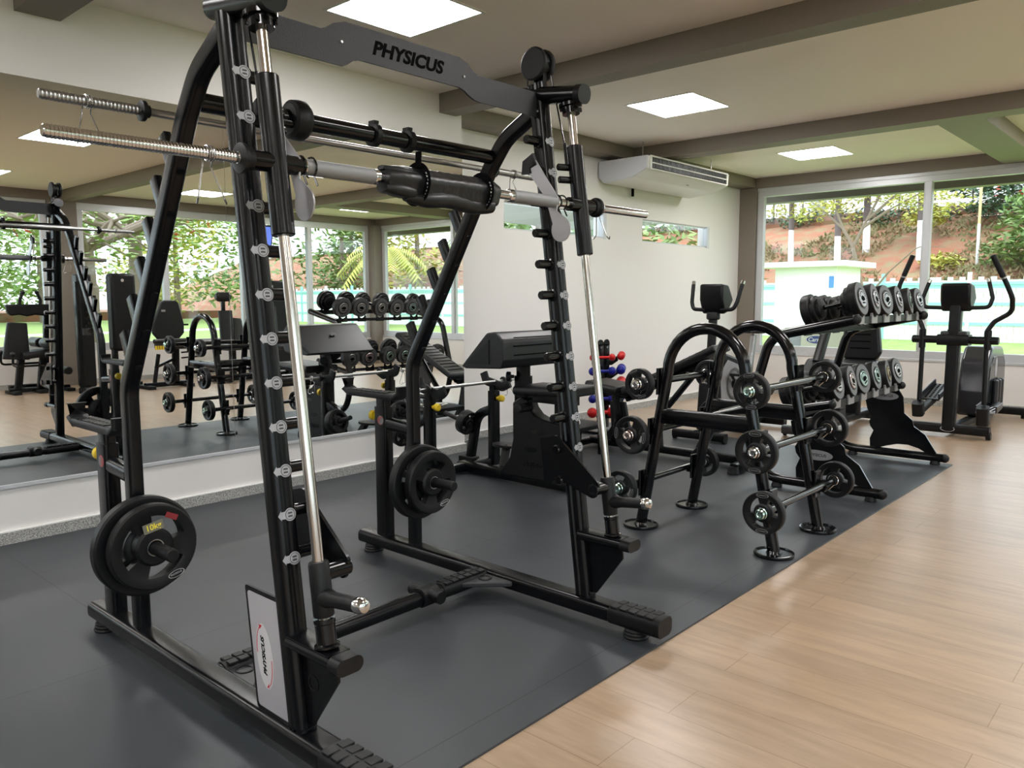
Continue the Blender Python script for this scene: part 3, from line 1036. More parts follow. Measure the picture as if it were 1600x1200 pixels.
SPOT = [(1.672, .852, .090), (1.638, .560, .106), (1.592, .268, .104), (2.305, .843, .084), (2.352, .562, .104), (2.415, .262, .096)]
def legy(z, s):
    # leg centre line at height z
    return (1.79-(.905-z)*(1.79-1.612)/.887) if s < 0 else (2.24+(.905-z)*(2.40-2.24)/.887)
for i, (y, z, r) in enumerate(SPOT):
    s = -1 if y < 2 else 1
    for x in AX:
        ly = legy(z, s)
        g = G()
        g.sweep([(x, ly+s*.036, z+.075), (x, ly+s*.036, z-.07)], rrect(.014, .075, .003, 1), up=(1, 0, 0))
        g.sweep([(x, ly+s*.03, z-.032), (x, y+s*.012, z-.030), (x, y+s*.026, z-.002)], rrect(.012, .05, .003, 1), up=(1, 0, 0))
        g.obj('bar_saddle', BLK, rack)
EMB = mat('emblem_line', (.20, .205, .21), .4)
def fixed_barbell(label, y, z, r, rot, tint, h=.49, xc=4.06):
    t = thing('fixed_barbell', label, 'barbell', (0, 0, 0), 'short barbells on the arch rack')
    G().cyl((-h, 0, 0), (h, 0, 0), .0185, 16, .001).obj('bar_handle', GLS, t)
    for s in (-1, 1):
        M = Matrix.Translation((s*h, 0, 0)) @ Matrix.Rotation(-s*(-1)*rad(90), 4, 'Z') @ Matrix.Rotation(rot, 4, 'Y')
        # front of plate_geo faces -y; turn it outwards
        M = Matrix.Translation((s*h, 0, 0)) @ Matrix.Rotation(rad(90) if s > 0 else rad(-90), 4, 'Z') @ Matrix.Rotation(rot, 4, 'Y')
        pl_ = plate_geo(r, .042, .02).xf(M).obj('plate', RUB, t, ang=40)
        for a in (125, -55):
            g = G()
            p = M @ V((r*.845*cos(rad(a)), -.0016, r*.845*sin(rad(a))))
            u = (M.to_3x3() @ V((-sin(rad(a)), 0, cos(rad(a))))).normalized()
            w = (M.to_3x3() @ V((cos(rad(a)), 0, sin(rad(a))))).normalized()
            ringplate(g, p, u, w, r*.30, r*.27, .0015, 20, 1, .36)
            g.join(G().prism([(-r*.16, -.0018), (r*.16, -.0018), (r*.16, .0018), (-r*.16, .0018)], 2, 0, .0012), basis(p, u, w))
            g.join(G().prism([(-r*.30, -.0006), (r*.30, -.0006), (r*.30, .0006), (-r*.30, .0006)], 2, 0, .0008), basis(p, u, w))
            g.obj('plate_emblem', EMB, pl_)
        g = G().lathe((s*(h+.002), 0, 0), (s, 0, 0), [(0, .030), (.008, .030), (.012, .027), (.026, .026), (.032, .021), (.033, .013), (.029, .010)], 20)
        g.obj('end_cap', tint, t, label='chrome end cap')
        g = G().cyl((s*(h-.075), 0, 0), (s*(h-.042), 0, 0), .024, 16)
        g.obj('inner_collar', RUB, t)
        q = [(s*(h-.052+.002*math.sin(k)), .028*cos(k*.33), .028*sin(k*.33)) for k in range(15)]
        g = G().wire([(s*(h-.06), .05, -.02)]+q+[(s*(h-.062), .02, -.055)], .0035)
        g.obj('spring_clip', CHR, t)
    t.location = (xc, y, z)
    return t
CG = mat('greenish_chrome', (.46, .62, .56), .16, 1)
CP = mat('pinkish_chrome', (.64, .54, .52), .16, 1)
names = ['short barbell with rubber plates, top one on the wood-floor side of the arch rack',
         'short barbell with rubber plates, middle one on the wood-floor side of the arch rack',
         'short barbell with rubber plates, lowest one on the wood-floor side of the arch rack',
         'short barbell with small rubber plates, top one on the wall side of the arch rack',
         'short barbell with rubber plates, middle one on the wall side of the arch rack',
         'short barbell with rubber plates, lowest one on the wall side of the arch rack']
for i, (y, z, r) in enumerate(SPOT):
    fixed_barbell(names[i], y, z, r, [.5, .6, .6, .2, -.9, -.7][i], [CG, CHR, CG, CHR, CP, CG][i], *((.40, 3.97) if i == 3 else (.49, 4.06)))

# ---------------------------------------------------------------- two-tier dumbbell rack
dr = thing('dumbbell_rack', 'two-tier black dumbbell rack with cut-out side panels at the mat edge', 'rack', (5.95, 1.95, .008))
PB = [(2.135, .472), (1.891, .579), (1.850, .511), (1.839, .389), (1.776, .334), (1.764, .289), (1.678, .230), (1.59, .09), (1.66, .085)]
PB += [(1.72, .118), (1.80, .138), (1.88, .135), (1.96, .112), (2.03, .085), (2.085, .085), (2.09, .16), (2.064, .226), (2.092, .262), (2.10, .30), (2.082, .335), (2.12, .40)]
for x in (5.20, 6.70):
    p = fillet([(x, 1.54, .062), (x, 2.36, .062), (x, 2.46, .42), (x, 2.30, 1.035), (x, 1.745, 1.158)], [.38, .35, .18], 10)
    fr = G().sweep(p, circ(.033, 16), up=(1, 0, 0)).obj('side_frame', GLS, dr)
    G().ball((x, 1.738, 1.160), .0345).obj('frame_cap', RUB, fr)
    G().ball((x, 1.535, .062), .0345).obj('frame_cap', RUB, fr)
    a = fillet([(x, 2.44, .50), (x, 2.15, .545), (x, 1.875, .605)], .1)
    ar = G().sweep(a, circ(.028, 14), up=(1, 0, 0)).obj('tier_arm', GLS, dr)
    G().ball((x, 1.868, .606), .030).obj('arm_cap', RUB, ar)
    for y in (1.60, 2.22):
        G().lathe((x, y, .008), (0, 0, 1), [(0, .036), (.006, .038), (.02, .034), (.03, .03)], 18).obj('foot_puck', RUB, dr)
    pn = G().prism(PB, 0, x-.007, x+.007).obj('side_panel', GLS, dr)
    c = (1.95, .262) if x < 6 else (1.99, .515)
    f = G().prism(ell(.105, .034, 28, c), 0, x-.0095, x-.007).obj('name_oval', SIL, pn)
    lettering('oval_name', 'PHYSICUS', .026, basis((x-.0097, c[0], c[1]), (0, -1, 0), (0, 0, 1)), BTXT, f, .0004, 0, .0004, 1.1)
DX = [5.37+.262*k for k in range(6)]
LIP = mat('grey_lip', (.26, .26, .265), .45)
for tier, (yf, zf, yr, zr) in enumerate(((1.775, 1.150, 2.10, 1.066), (1.905, .588, 2.23, .506))):
    g = G()
    g.sweep([(5.19, yf, zf), (6.71, yf, zf)], rrect(.012, .05, .003, 1)).sweep([(5.19, yf+.016, zf-.02), (6.71, yf+.016, zf-.02)], rrect(.03, .006, .002, 1))
    tr = g.obj('tray', RUB, dr)
    g = G().sweep([(5.19, yr, zr), (6.71, yr, zr)], rrect(.012, .034, .003, 1)).sweep([(5.19, yr-.016, zr-.012), (6.71, yr-.016, zr-.012)], rrect(.03, .006, .002, 1))
    g.obj('tray', RUB, dr)
    for x in DX:
        for y, z, d in ((yf-.008, zf, -1), (yr+.008, zr, 1)):
            pts = [(x-.055, z-.024), (x+.055, z-.024), (x+.055, z+.042)]+[(x-.0+.05*cos(a), z+.065+.05*sin(a)) for a in [rad(-20-k*28) for k in range(6)]]+[(x-.055, z+.042)]
            g = G().prism(pts, 1, y-.007, y+.007)
            g.obj('saddle', LIP if d < 0 else BLK, tr)
FACE = mat('dumbbell_face', (.085, .085, .088), .45)
def dumbbell(label, r, tint):
    t = thing('dumbbell', label, 'dumbbell', (0, 0, 0), 'round rubber dumbbells on the two-tier rack')
    G().cyl((0, -.09, 0), (0, .09, 0), .016, 16, .001).obj('handle', GLS, t)
    for s in (-1, 1):
        o = (0, s*.065, 0)
        g = G().lathe(o, (0, s, 0), [(0, r*.36), (.004, r*.55), (.010, r*.60), (.030, r*.62), (.032, r*.80), (.036, r*.84), (.062, r*.84), (.064, r*.95), (.068, r), (.112, r), (.118, r*.965)], 32)
        h = g.obj('head', RUB, t)
        b = V((0, s*.1835, 0))
        g = G()
        ringplate(g, b+V((0, -.001 if s > 0 else .001, 0)), (-s, 0, 0), (0, 0, 1), r*.955, r*.63, .003, 32)
        g.obj('head_rim', FACE, h)
        g = G().lathe(b, (0, s, 0), [(-.001, r*.50), (.006, r*.52), (.010, r*.49)], 24)
        g.obj('centre_disc', tint, h)
        M = basis(b+V((0, s*.0105, 0)), (-s, 0, 0), (0, 0, 1))
        g = G()
        for k in range(8):
            a = rad(20+k*20)
            g.join(G().prism([(-.004, -.003), (.004, -.003), (.004, .003), (-.004, .003)], 2, 0, .0012), M @ Matrix.Translation((r*.39*cos(a), r*.39*sin(a), 0)) @ Matrix.Rotation(a-pi/2, 4, 'Z'))
        g.join(G().prism([(-r*.28, -.006), (-r*.08, -.020), (r*.28, -.013), (r*.25, .006), (0, .017), (-r*.22, .011)], 2, 0, .0012), M)
        g.join(G().prism([(-r*.24, -.035), (r*.24, -.035), (r*.2, -.026), (-r*.2, -.026)], 2, 0, .0012), M)
        g.obj('disc_mark', BTXT, h)
    return t
tilt = math.atan2(1.066-1.150, .325)
order = ['nearest', 'second from the near end', 'third from the near end', 'fourth from the near end', 'fifth from the near end', 'farthest']
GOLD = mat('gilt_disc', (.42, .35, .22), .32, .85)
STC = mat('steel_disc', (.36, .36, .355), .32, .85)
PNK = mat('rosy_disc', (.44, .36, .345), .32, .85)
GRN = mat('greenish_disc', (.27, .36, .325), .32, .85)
for tier, (yc, zc) in enumerate(((1.945, 1.108), (2.075, .546))):
    for k, x in enumerate(DX):
        r = (.113-.003*k) if tier == 0 else (.110-.001*k)
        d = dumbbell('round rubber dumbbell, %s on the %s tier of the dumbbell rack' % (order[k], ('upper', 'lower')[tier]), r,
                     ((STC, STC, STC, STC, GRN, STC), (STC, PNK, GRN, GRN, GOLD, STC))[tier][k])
        d.location = (x, yc, zc+.034+r*.93)
        d.rotation_euler = (tilt, [0, .3, -.4, .2, .6, -.2][k], 0)
# ---------------------------------------------------------------- arm-curl station with bar posts
sc_ = thing('curl_bench', 'black arm-curl bench with sloping elbow pad and two bar posts by the wall', 'bench', (4.10, 3.65, .008))
X0, X1 = 3.76, 4.44
pts = fillet([(0, 3.84, .845), (0, 3.80, .80+.03), (0, 3.47, .845), (0, 3.445, .90), (0, 3.455, 1.03), (0, 3.52, 1.085), (0, 3.60, 1.075), (0, 3.84, .875)], [.01, .03, .03, .05, .05, .05], 4)
top = G().prism([(p.y, p.z) for p in pts[:-1]], 0, X0, X1).obj('elbow_pad', VIN, sc_, bevel=.022, seg=3)
for x in (X0-.003, X1+.003):
    G().prism([(3.79, .862), (3.575, .868), (3.575, 1.03)], 0, x-.003, x+.003).obj('pad_end', PLA, top)
g = G()
for z in (.93, .99, 1.045):
    g.box(X0+.10, X1-.10, 3.440, 3.452, z-.003, z+.003)
g.obj('stitch_seam', BTXT, top)
n_ = V((0, .67, .74)).normalized()
e = V((4.10, 3.70, .995))+n_*.001
M = basis(e+V((0, .0, .0)), (-1, 0, 0), (0, -.74, .67))
g = G()
g.join(G().prism([(-.035, -.004), (-.02, -.016), (.0, -.008), (.02, -.024), (.035, -.01), (.02, .014), (-.005, .02), (-.025, .012)], 2, -.001, .002), M)
g.obj('pad_emblem', GRP, top)
g = G().sweep([(4.10, 3.575, .84), (4.10, 3.575, .56)], rrect(.062, .085, .01, 2), up=(0, 1, 0))
col = g.obj('column', BLK, sc_)
G().sweep([(4.10, 3.575, .77), (4.10, 3.575, .50)], rrect(.08, .105, .01, 2), up=(0, 1, 0)).obj('column_sleeve', BLK, sc_)
G().lathe((4.055, 3.62, .765), (-.6, .8, 0), [(0, .012), (.02, .012), (.024, .033), (.05, .035), (.056, .026)], 18).obj('adjuster_knob', RUB, col)
# shroud with curved front
sh = [(3.63, .585), (3.63, .33), (3.66, .20), (3.77, .065), (3.20, .065), (3.20, .47), (3.27, .48), (3.36, .49), (3.43, .515), (3.475, .56), (3.50, .62), (3.56, .63)]
shb = G().prism(sh, 0, 4.045, 4.155).obj('shroud', PLA, sc_, bevel=.012)
g = G()
for y, z in ((3.40, .40), (3.46, .275), (3.28, .275)):
    g.prism(ell(.055, .016, 16, (y, z)), 0, 4.040, 4.046)
g.obj('shroud_slot', GLS, shb)
lettering('shroud_name', 'PHYSICUS', .045, basis((4.0435, 3.40, .17), (0, -1, 0), (0, 0, 1)), PLA, shb, .003, .2, .001, 1.3)
# seat
s = G().sweep([(4.10, 3.53, .685), (4.10, 3.045, .700)], rrect(.34, .062, .026, 4)).obj('seat', VIN, sc_, bevel=.01)
g = G().box(4.06, 4.14, 3.12, 3.46, .60, .655).sweep([(4.10, 3.25, .62), (4.10, 3.25, .45)], rrect(.06, .06, .008, 2), up=(0, 1, 0))
g.obj('seat_post', BLK, sc_)
for y, z in ((3.46, .60), (3.08, .60)):
    G().cyl((3.90, y, z-.03), (4.04, y, z-.03), .032, 18, .006).obj('seat_roller', RUB, s)
g = G().box(3.945, 3.953, 3.36, 3.40, .672, .70)
# base
g = G().sweep([(4.10, 3.17, .055), (4.10, 4.20, .055)], rrect(.085, .07, .012, 2))
g.sweep([(3.66, 4.14, .055), (4.46, 4.14, .055)], rrect(.07, .065, .012, 2))
g.obj('base', BLK, sc_)
for x, nm in ((3.72, 'l'), (4.38, 'r')):
    g = G().sweep([(x, 4.12, .03), (x, 4.12, .60)], rrect(.07, .07, .01, 2), up=(0, 1, 0))
    g.sweep([(x, 4.12, .58), (x, 4.12, .64)], rrect(.054, .054, .008, 2), up=(0, 1, 0))
    ps = g.obj('bar_post', BLK, sc_)
    G().lathe((x, 4.085, .545), (0, -1, .05), [(0, .012), (.03, .012), (.032, .026), (.055, .027), (.062, .018)], 16).obj('yellow_knob', YEL, ps, label='yellow pull knob')
    g = G().sweep(fillet([(x, 4.225, .735), (x, 4.20, .672), (x, 4.03, .635), (x, 3.955, .67)], .03), rrect(.07, .022, .008, 2), up=(1, 0, 0))
    g.obj('bar_catch', RUB, ps)
    p = fillet([(x, 4.13, .46), (x, 4.30, .40), (x, 4.38, .02)], .16, 8)
    ag = G().sweep(p, rrect(.07, .055, .012, 2), up=(1, 0, 0)).obj('brace', BLK, sc_)
    G().box(x-.045, x+.045, 4.32, 4.47, .008, .06).obj('brace_foot', RUB, ag, bevel=.006)
    dx = -.07 if x > 4 else -.06
    G().cyl((x+dx, 4.30, .325), (x+dx-.03, 4.56, .40), .0175, 16).obj('plate_horn', RUB, sc_)
g = G().prism(ell(.075, .12, 24, (4.30, 3.92)), 2, .205, .222).sweep([(4.28, 3.90, .21), (4.20, 3.86, .07)], rrect(.05, .05, .008, 2), up=(1, 0, 0))
g.obj('foot_rest', RUB, sc_)
for x, lab in ((4.305, 'small thick weight plate on the wall side horn nearest the recessed wall'), (3.655, 'small thick weight plate behind the far post of the cage')):
    t = thing('weight_plate', lab, 'weight plate', (x, 4.33, .333), 'small plates on the curl bench horns')
    plate_geo(.095, .066, .019).xf(Matrix.Translation((x, 4.31, .333)) @ Matrix.Rotation(rad(16), 4, 'X')).obj('plate_body', RUB, t, ang=40)
cb_ = long_bar('short grey barbell resting across the bar posts of the curl bench', (4.1, 4.10, .672), 3.50, 4.68, 3.70, 4.46, None, False)
for o in cb_.children:
    if o.name.startswith('bar_sleeve'):
        for v in o.data.vertices:
            v.co.y *= .62; v.co.z *= .62
clip_geo(.0175).xf(Matrix.Translation((3.60, 4.10, .672))).obj('spring_clip', WIRE, cb_)
clip_geo(.0175).xf(Matrix.Translation((4.54, 4.10, .672))).obj('spring_clip', WIRE, cb_)

# ---------------------------------------------------------------- adjustable incline bench
ib = thing('incline_bench', 'black adjustable bench with raised ribbed backrest beside the recessed wall', 'bench', (5.62, 3.25, .008))
a, b = V((5.62, 3.70, .50)), V((5.62, 2.86, .90))
d = (b-a).normalized()
nrm = V((1, 0, 0)).cross(d).normalized()
if nrm.z < 0: nrm = -nrm
back = G().sweep([a+nrm*.02, b+nrm*.02], rrect(.27, .06, .024, 4), up=nrm).obj('backrest', VIN, ib, bevel=.01)
g = G()
for k in range(13):
    c = a+d*(.08+.062*k)+nrm*.0495
    g.sweep([c-V((.105, 0, 0)), c+V((.105, 0, 0))], rrect(.012, .006, .002, 1), up=nrm)
g.obj('stitch_seam', BTXT, back)
G().sweep([a-nrm*.035-d*.05, b-nrm*.03-d*.15], rrect(.06, .045, .008, 2), up=nrm).obj('back_frame', BLK, ib)
st = G().sweep([(5.62, 3.74, .53), (5.62, 4.06, .565)], rrect(.34, .07, .03, 4)).obj('seat', VIN, ib, bevel=.012)
G().sweep([(5.62, 3.66, .47), (5.62, 4.02, .50)], rrect(.06, .05, .008, 2)).obj('seat_frame', BLK, ib)
g = G().sweep(fillet([(5.62, 3.84, .48), (5.62, 3.80, .30), (5.62, 3.84, .07)], .2), rrect(.075, .07, .01, 2), up=(1, 0, 0))
g.obj('pedestal', BLK, ib)
g = G().prism([(3.98, .07), (3.62, .07), (3.70, .20), (3.75, .42), (3.90, .42), (3.88, .20)], 0, 5.605, 5.635)
g.obj('pedestal_plate', PLA, ib)
g = G().sweep([(5.62, 4.10, .06), (5.62, 2.60, .06)], rrect(.07, .06, .01, 2))
g.sweep([(5.36, 4.10, .055), (5.88, 4.10, .055)], rrect(.06, .055, .01, 2)).sweep([(5.36, 2.62, .055), (5.88, 2.62, .055)], rrect(.06, .055, .01, 2))
g.obj('base', BLK, ib)
for x in (5.36, 5.88):
    for y in (4.10, 2.62):
        G().lathe((x, y, .008), (0, 0, 1), [(0, .042), (.006, .045), (.03, .038), (.055, .034)], 16).obj('foot_puck', RUB, ib)
g = G().sweep([(5.62, 3.10, .70), (5.62, 3.42, .32), (5.62, 3.40, .07)], rrect(.045, .045, .008, 2), up=(1, 0, 0))
g.obj('support_strut', GLS, ib)
G().cyl((5.53, 3.11, .705), (5.72, 3.11, .705), .02, 14).obj('strut_pin', CHR, ib)
G().sweep([(5.62, 3.05, .06), (5.62, 2.95, .28)], rrect(.075, .055, .01, 2), up=(1, 0, 0)).obj('stop_post', BLK, ib)

# ---------------------------------------------------------------- small dumbbell tower
tw = thing('dumbbell_tower', 'slim black tower of red and blue hand weights against the recessed wall', 'rack', (6.24, 4.42, .008))
for x in (6.190, 6.290):
    G().sweep([(x, 4.42, .05), (x, 4.42, .86)], rrect(.090, .012, .004, 2), up=(0, 1, 0)).obj('upright', BLK, tw)
    g = G().prism([(x-.045, .85), (x+.045, .85)]+ell(.045, .045, 8, (x, .862), 0, pi), 1, 4.414, 4.426)
    G().cyl((x, 4.413, .83), (x, 4.407, .83), .008, 8, .001).obj('bolt', STL, tw)
    g.obj('rounded_top', BLK, tw)
G().box(6.08, 6.40, 4.24, 4.62, .008, .035).obj('base_plate', BLK, tw, bevel=.006)
TZ = [(.735, .030, RED, 'red'), (.605, .036, BLU, 'blue'), (.475, .041, RED, 'red'), (.345, .036, BLU, 'blue'), (.215, .044, RED, 'red')]
place = ['top tier', 'second tier', 'third tier', 'fourth tier', 'lowest tier']
for i, (z, r, m, cn) in enumerate(TZ):
    for s in (-1, 1):
        g = G().sweep(fillet([(6.24+s*.03, 4.408, z-.05), (6.24+s*.09, 4.39, z-.055), (6.24+s*.16, 4.37, z-.018)], .03), rrect(.05, .012, .003, 1), up=(0, 1, 0))
        g.obj('cradle', BLK, tw)
        L = .085+.35*r
        r *= 1.12
        lab = '%s vinyl hand weight on the %s side of the %s of the small tower' % (cn, 'left' if s < 0 else 'right', place[i])
        t = thing('hand_weight', lab, 'dumbbell', (0, 0, 0), 'red and blue hand weights')
        G().lathe((-L, 0, 0), (1, 0, 0), [(0, r*.45), (L*.4, r*.36), (L, r*.40), (L*1.6, r*.36), (2*L, r*.45)], 14).obj('grip', m, t)
        for q in (-1, 1):
            G().ball((q*L, 0, 0), r, 18).obj('ball_end', m, t)
        t.location = (6.24+s*.155, 4.32, z+.012)
        t.rotation_euler = (0, 0, rad(-32) if s < 0 else rad(32))

# white attachment handles lying on the base of the curl bench side
for i, (x, y, an, lab) in enumerate(((5.05, 3.86, .5, 'white plastic grip handle lying on the low tray, nearer one'), (5.16, 3.90, .7, 'white plastic grip handle lying on the low tray, farther one'))):
    t = thing('grip_handle', lab, 'handle', (0, 0, 0), 'white grip handles')
    G().cyl((-.07, 0, .02), (.07, 0, .02), .014, 12).obj('handle_bar', WPL, t)
    for q in (-1, 1):
        G().sweep([(q*.065, 0, .02), (q*.075, .05, .03), (q*.02, .10, .02)], rrect(.02, .008, .002, 1)).obj('handle_side', WPL, t)
    t.location = (x, y, .272)
    t.rotation_euler = (0, 0, an)
tr = thing('attachment_tray', 'low dark tray table beside the curl bench holding white handles', 'tray', (5.1, 3.9, .008))
G().box(4.86, 5.36, 3.76, 4.06, .235, .272).obj('tray_top', RUB, tr, bevel=.008)
for x in (4.89, 5.33):
    for y in (3.79, 4.03):
        G().box(x-.02, x+.02, y-.02, y+.02, .008, .235).obj('leg', BLK, tr)
# ---------------------------------------------------------------- elliptical trainer
MET = mat('dark_metallic_plastic', (.028, .029, .036), .28, .3, coat=.3)
LGR = mat('light_grey_plastic', (.36, .36, .38), .4)
SCR = mat('dark_screen', (.012, .014, .016), .12)
EX, EYC = 8.20, 1.86
et = thing('elliptical_trainer', 'black elliptical trainer with tall moving arms standing before the far windows', 'gym machine', (8.9, EYC, 0))
g = G().sweep([(EX, 1.52, .075), (EX, 2.20, .075)], rrect(.085, .085, .02, 3))
fs = g.obj('front_stabilizer', PLA, et)
g = G()
ringplate(g, (EX-.0425, 1.86, .078), (0, -1, 0), (0, 0, 1), .062, .054, .002, 24, 1, .45)
g.obj('oval_emblem', LGR, fs)
for y in (1.53, 2.19):
    G().cyl((EX, y-.02, .038), (EX, y+.02, .038), .036, 18).obj('wheel', RUB, fs)
G().sweep([(EX, EYC, .09), (EX+.03, EYC, 1.0)], rrect(.10, .11, .02, 3), up=(0, 1, 0)).obj('column', PLA, et)
G().sweep([(EX+.03, EYC, .94), (EX+.05, EYC, 1.24)], rrect(.105, .10, .02, 3), up=(0, 1, 0)).obj('console_neck', PLA, et)
G().sweep([(EX+.03, EYC-.13, .905), (EX+.03, EYC+.13, .905)], rrect(.17, .10, .03, 3)).obj('pivot_housing', PLA, et)
G().box(EX-.02, EX+.12, EYC-.11, EYC+.11, .945, .985).obj('bottle_tray', GRP, et, bevel=.01)
G().cyl((EX+.03, EYC-.36, .905), (EX+.03, EYC+.36, .905), .036, 20, .006).obj('pivot_axle', PLA, et)
con = [(0, 1.165), (.06, 1.175), (.20, 1.29), (.10, 1.41), (-.05, 1.43), (-.07, 1.40), (-.055, 1.26)]
G().prism([(EX+.03+a, b) for a, b in con], 1, EYC-.125, EYC+.125).obj('console', PLA, et, bevel=.02, seg=3)
for s in (-1, 1):
    y = EYC+s*.10
    p = fillet([(EX+.02, y, 1.20), (EX+.02, EYC+s*.27, 1.205), (EX+.04, EYC+s*.29, 1.29), (EX+.07, EYC+s*.245, 1.45)], .05)
    ih = G().wire(p, .018, 12).obj('fixed_handle', RUB, et)
    e = V(p[-1]); dd = (e-V(p[-2])).normalized()
    G().cyl(e-dd*.02, e+dd*.018, .0195, 14, .005).obj('sensor_tip', CHR, ih)
arms = {-1: [(8.22, 1.585, .32), (8.23, 1.60, .985), (8.24, 1.55, 1.075), (8.22, 1.41, 1.165), (8.14, 1.40, 1.29), (8.12, 1.45, 1.42), (8.06, 1.555, 1.66)],
        1: [(8.22, 2.13, .32), (8.24, 2.13, .99), (8.26, 2.17, 1.08), (8.30, 2.32, 1.17), (8.36, 2.42, 1.28), (8.38, 2.40, 1.42), (8.40, 2.30, 1.70)]}
for s in (-1, 1):
    p = fillet(arms[s], [.05, .08, .10, .10, .08], 5)
    ar = G().wire(p, .021, 12).obj('moving_arm', PLA, et)
    e, f_ = V(arms[s][-1]), V(arms[s][-2])
    dd = (e-f_).normalized()
    G().cyl(e-dd*.21, e+dd*.005, .0245, 16, .006).obj('foam_grip', RUB, ar)
    G().cyl(e-dd*.225, e-dd*.21, .026, 16, .003).obj('grip_ring', STL, ar)
    q = V(arms[s][0])
    G().cyl(q+V((0, 0, .50)), q+V((0, 0, .68)), .030, 16, .006).obj('arm_socket', PLA, ar)
    # foot beam and tray
    z0 = .10 if s < 0 else .20
    G().sweep([(8.18, q.y, .30), (8.22, q.y, .14 if s < 0 else .18)], rrect(.11, .10, .03, 3), up=(0, 1, 0)).obj('arm_knuckle', RUB, ar)
    bm = G().sweep([(8.22, q.y, .17 if s < 0 else .20), (9.35, q.y-s*.10, .20 if s < 0 else .50)], rrect(.06, .06, .012, 2)).obj('foot_beam', PLA, et)
    fx = 8.62 if s < 0 else 8.70
    zz = .225 if s < 0 else .355
    sl_ = 0 if s < 0 else .28
    g = G().sweep([(fx-.20, q.y-s*.02, zz-.20*sl_), (fx+.20, q.y-s*.05, zz+.20*sl_)], rrect(.17, .02, .006, 2))
    ft = g.obj('foot_tray', LGR if s < 0 else GRP, et)
    g = G()
    for k in range(9):
        for j in range(4):
            u = -.17+k*.042
            yy = q.y-s*.035-.06+j*.04
            zc2 = zz+u*sl_+.011
            g.sweep([(fx+u, yy, zc2), (fx+u+.02, yy, zc2+.02*sl_)], rrect(.02, .004, .001, 1))
    g.obj('tray_grip', BTXT, ft)
    g = G().sweep([(fx-.21, q.y-s*.02-.085, zz+.03-.2*sl_), (fx+.21, q.y-s*.05-.085, zz+.03+.2*sl_)], rrect(.014, .06, .004, 1))
    g.sweep([(fx-.21, q.y-s*.02+.085, zz+.03-.2*sl_), (fx+.21, q.y-s*.05+.085, zz+.03+.2*sl_)], rrect(.014, .06, .004, 1))
    g.obj('tray_rim', MET, ft)
G().sweep([(8.2, EYC, .06), (9.9, EYC, .06)], rrect(.09, .06, .012, 2)).obj('base_beam', PLA, et)
h = fillet([(0, 9.02, .10), (0, 9.02, .35), (0, 9.10, .66), (0, 9.24, .80), (0, 9.74, .78), (0, 9.90, .62), (0, 9.92, .25), (0, 9.80, .10)], [.1, .15, .1, .12, .12, .15], 5)
hg = G().prism([(p.y, p.z) for p in h], 1, EYC-.13, EYC+.13).obj('drive_housing', MET, et, bevel=.03, seg=3)
for s in (-1, 1):
    y = EYC+s*.131
    g = G().prism([(p.y*.86+.86+.47, p.z*.80+.055) for p in h], 1, y-.006, y+.006)
    dk = g.obj('housing_side', SCR, hg, bevel=.004)
    g = G().prism(ell(.05, .10, 24, (9.40, .58)), 1, y+s*.006-.002, y+s*.006+.003)
    g.obj('side_badge', LGR, dk)
    for dx in (-.13, 0, .13):
        G().cyl((9.42+dx, y+s*.03, .16), (9.42+dx, y+s*.03, .46), .028, 14, .02).obj('housing_rib', MET, dk)
G().sweep([(9.93, EYC-.36, .075), (9.93, EYC+.36, .075)], rrect(.08, .08, .02, 3)).obj('rear_stabilizer', PLA, et)
for y in (EYC-.33, EYC+.33):
    G().cyl((9.93, y, 0), (9.93, y, .045), .032, 16).obj('foot_puck', RUB, et)

# ---------------------------------------------------------------- upright bike
bx_, by_ = 6.65, 3.48
ub = thing('exercise_bike', 'black upright exercise bike with grey crank cover by the recessed wall', 'gym machine', (7.05, by_, 0))
for x, nm in ((6.42, 'front_stabilizer'), (7.70, 'rear_stabilizer')):
    st = G().sweep([(x, by_-.26, .06), (x, by_+.26, .06)], rrect(.08, .075, .02, 3)).obj(nm, PLA, ub)
    for y in (by_-.25, by_+.25):
        G().cyl((x, y-.012, .032), (x, y+.012, .032), .032, 14).obj('wheel', RUB, st)
G().sweep([(6.40, by_, .075), (7.70, by_, .075)], rrect(.10, .06, .012, 2)).obj('base_beam', PLA, ub)
bo = fillet([(0, 6.50, .09), (0, 6.55, .62), (0, 6.72, .80), (0, 6.95, .74), (0, 7.25, .60), (0, 7.45, .30), (0, 7.50, .09)], [.1, .08, .15, .15, .1], 5)
bd = G().prism([(p.y, p.z) for p in bo], 1, by_-.09, by_+.09).obj('body_shroud', PLA, ub, bevel=.025, seg=3)
for s in (-1, 1):
    y = by_+s*.092
    cv = G().prism([(6.66, .18), (6.62, .62), (6.76, .73), (7.10, .64), (7.22, .22)], 1, y-.004, y+.004).obj('side_cover', LGR, bd, bevel=.004)
    g = G()
    ringplate(g, (6.88, y+s*.006, .50), (s*-1, 0, 0), (0, 0, 1), .15, .12, .004, 28)
    g.obj('crank_ring', STL, cv)
    c = G().cyl((6.88, y, .50), (6.88, y+s*.035, .50), .045, 16)
    c.sweep([(6.88, y+s*.03, .50), (6.88+s*.14, y+s*.045, .50-s*.10)], rrect(.03, .018, .005, 2), up=(0, 1, 0))
    ck = c.obj('crank_arm', GLS, cv)
    G().box(6.88+s*.14-.05, 6.88+s*.14+.05, y+s*.05 if s > 0 else y-.15, y+.15 if s > 0 else y-.05, .50-s*.10-.012, .50-s*.10+.012).obj('pedal', RUB, ub, bevel=.005)
G().sweep([(6.60, by_, .74), (6.63, by_, 1.14)], rrect(.075, .075, .03, 4), up=(0, 1, 0)).obj('console_post', PLA, ub)
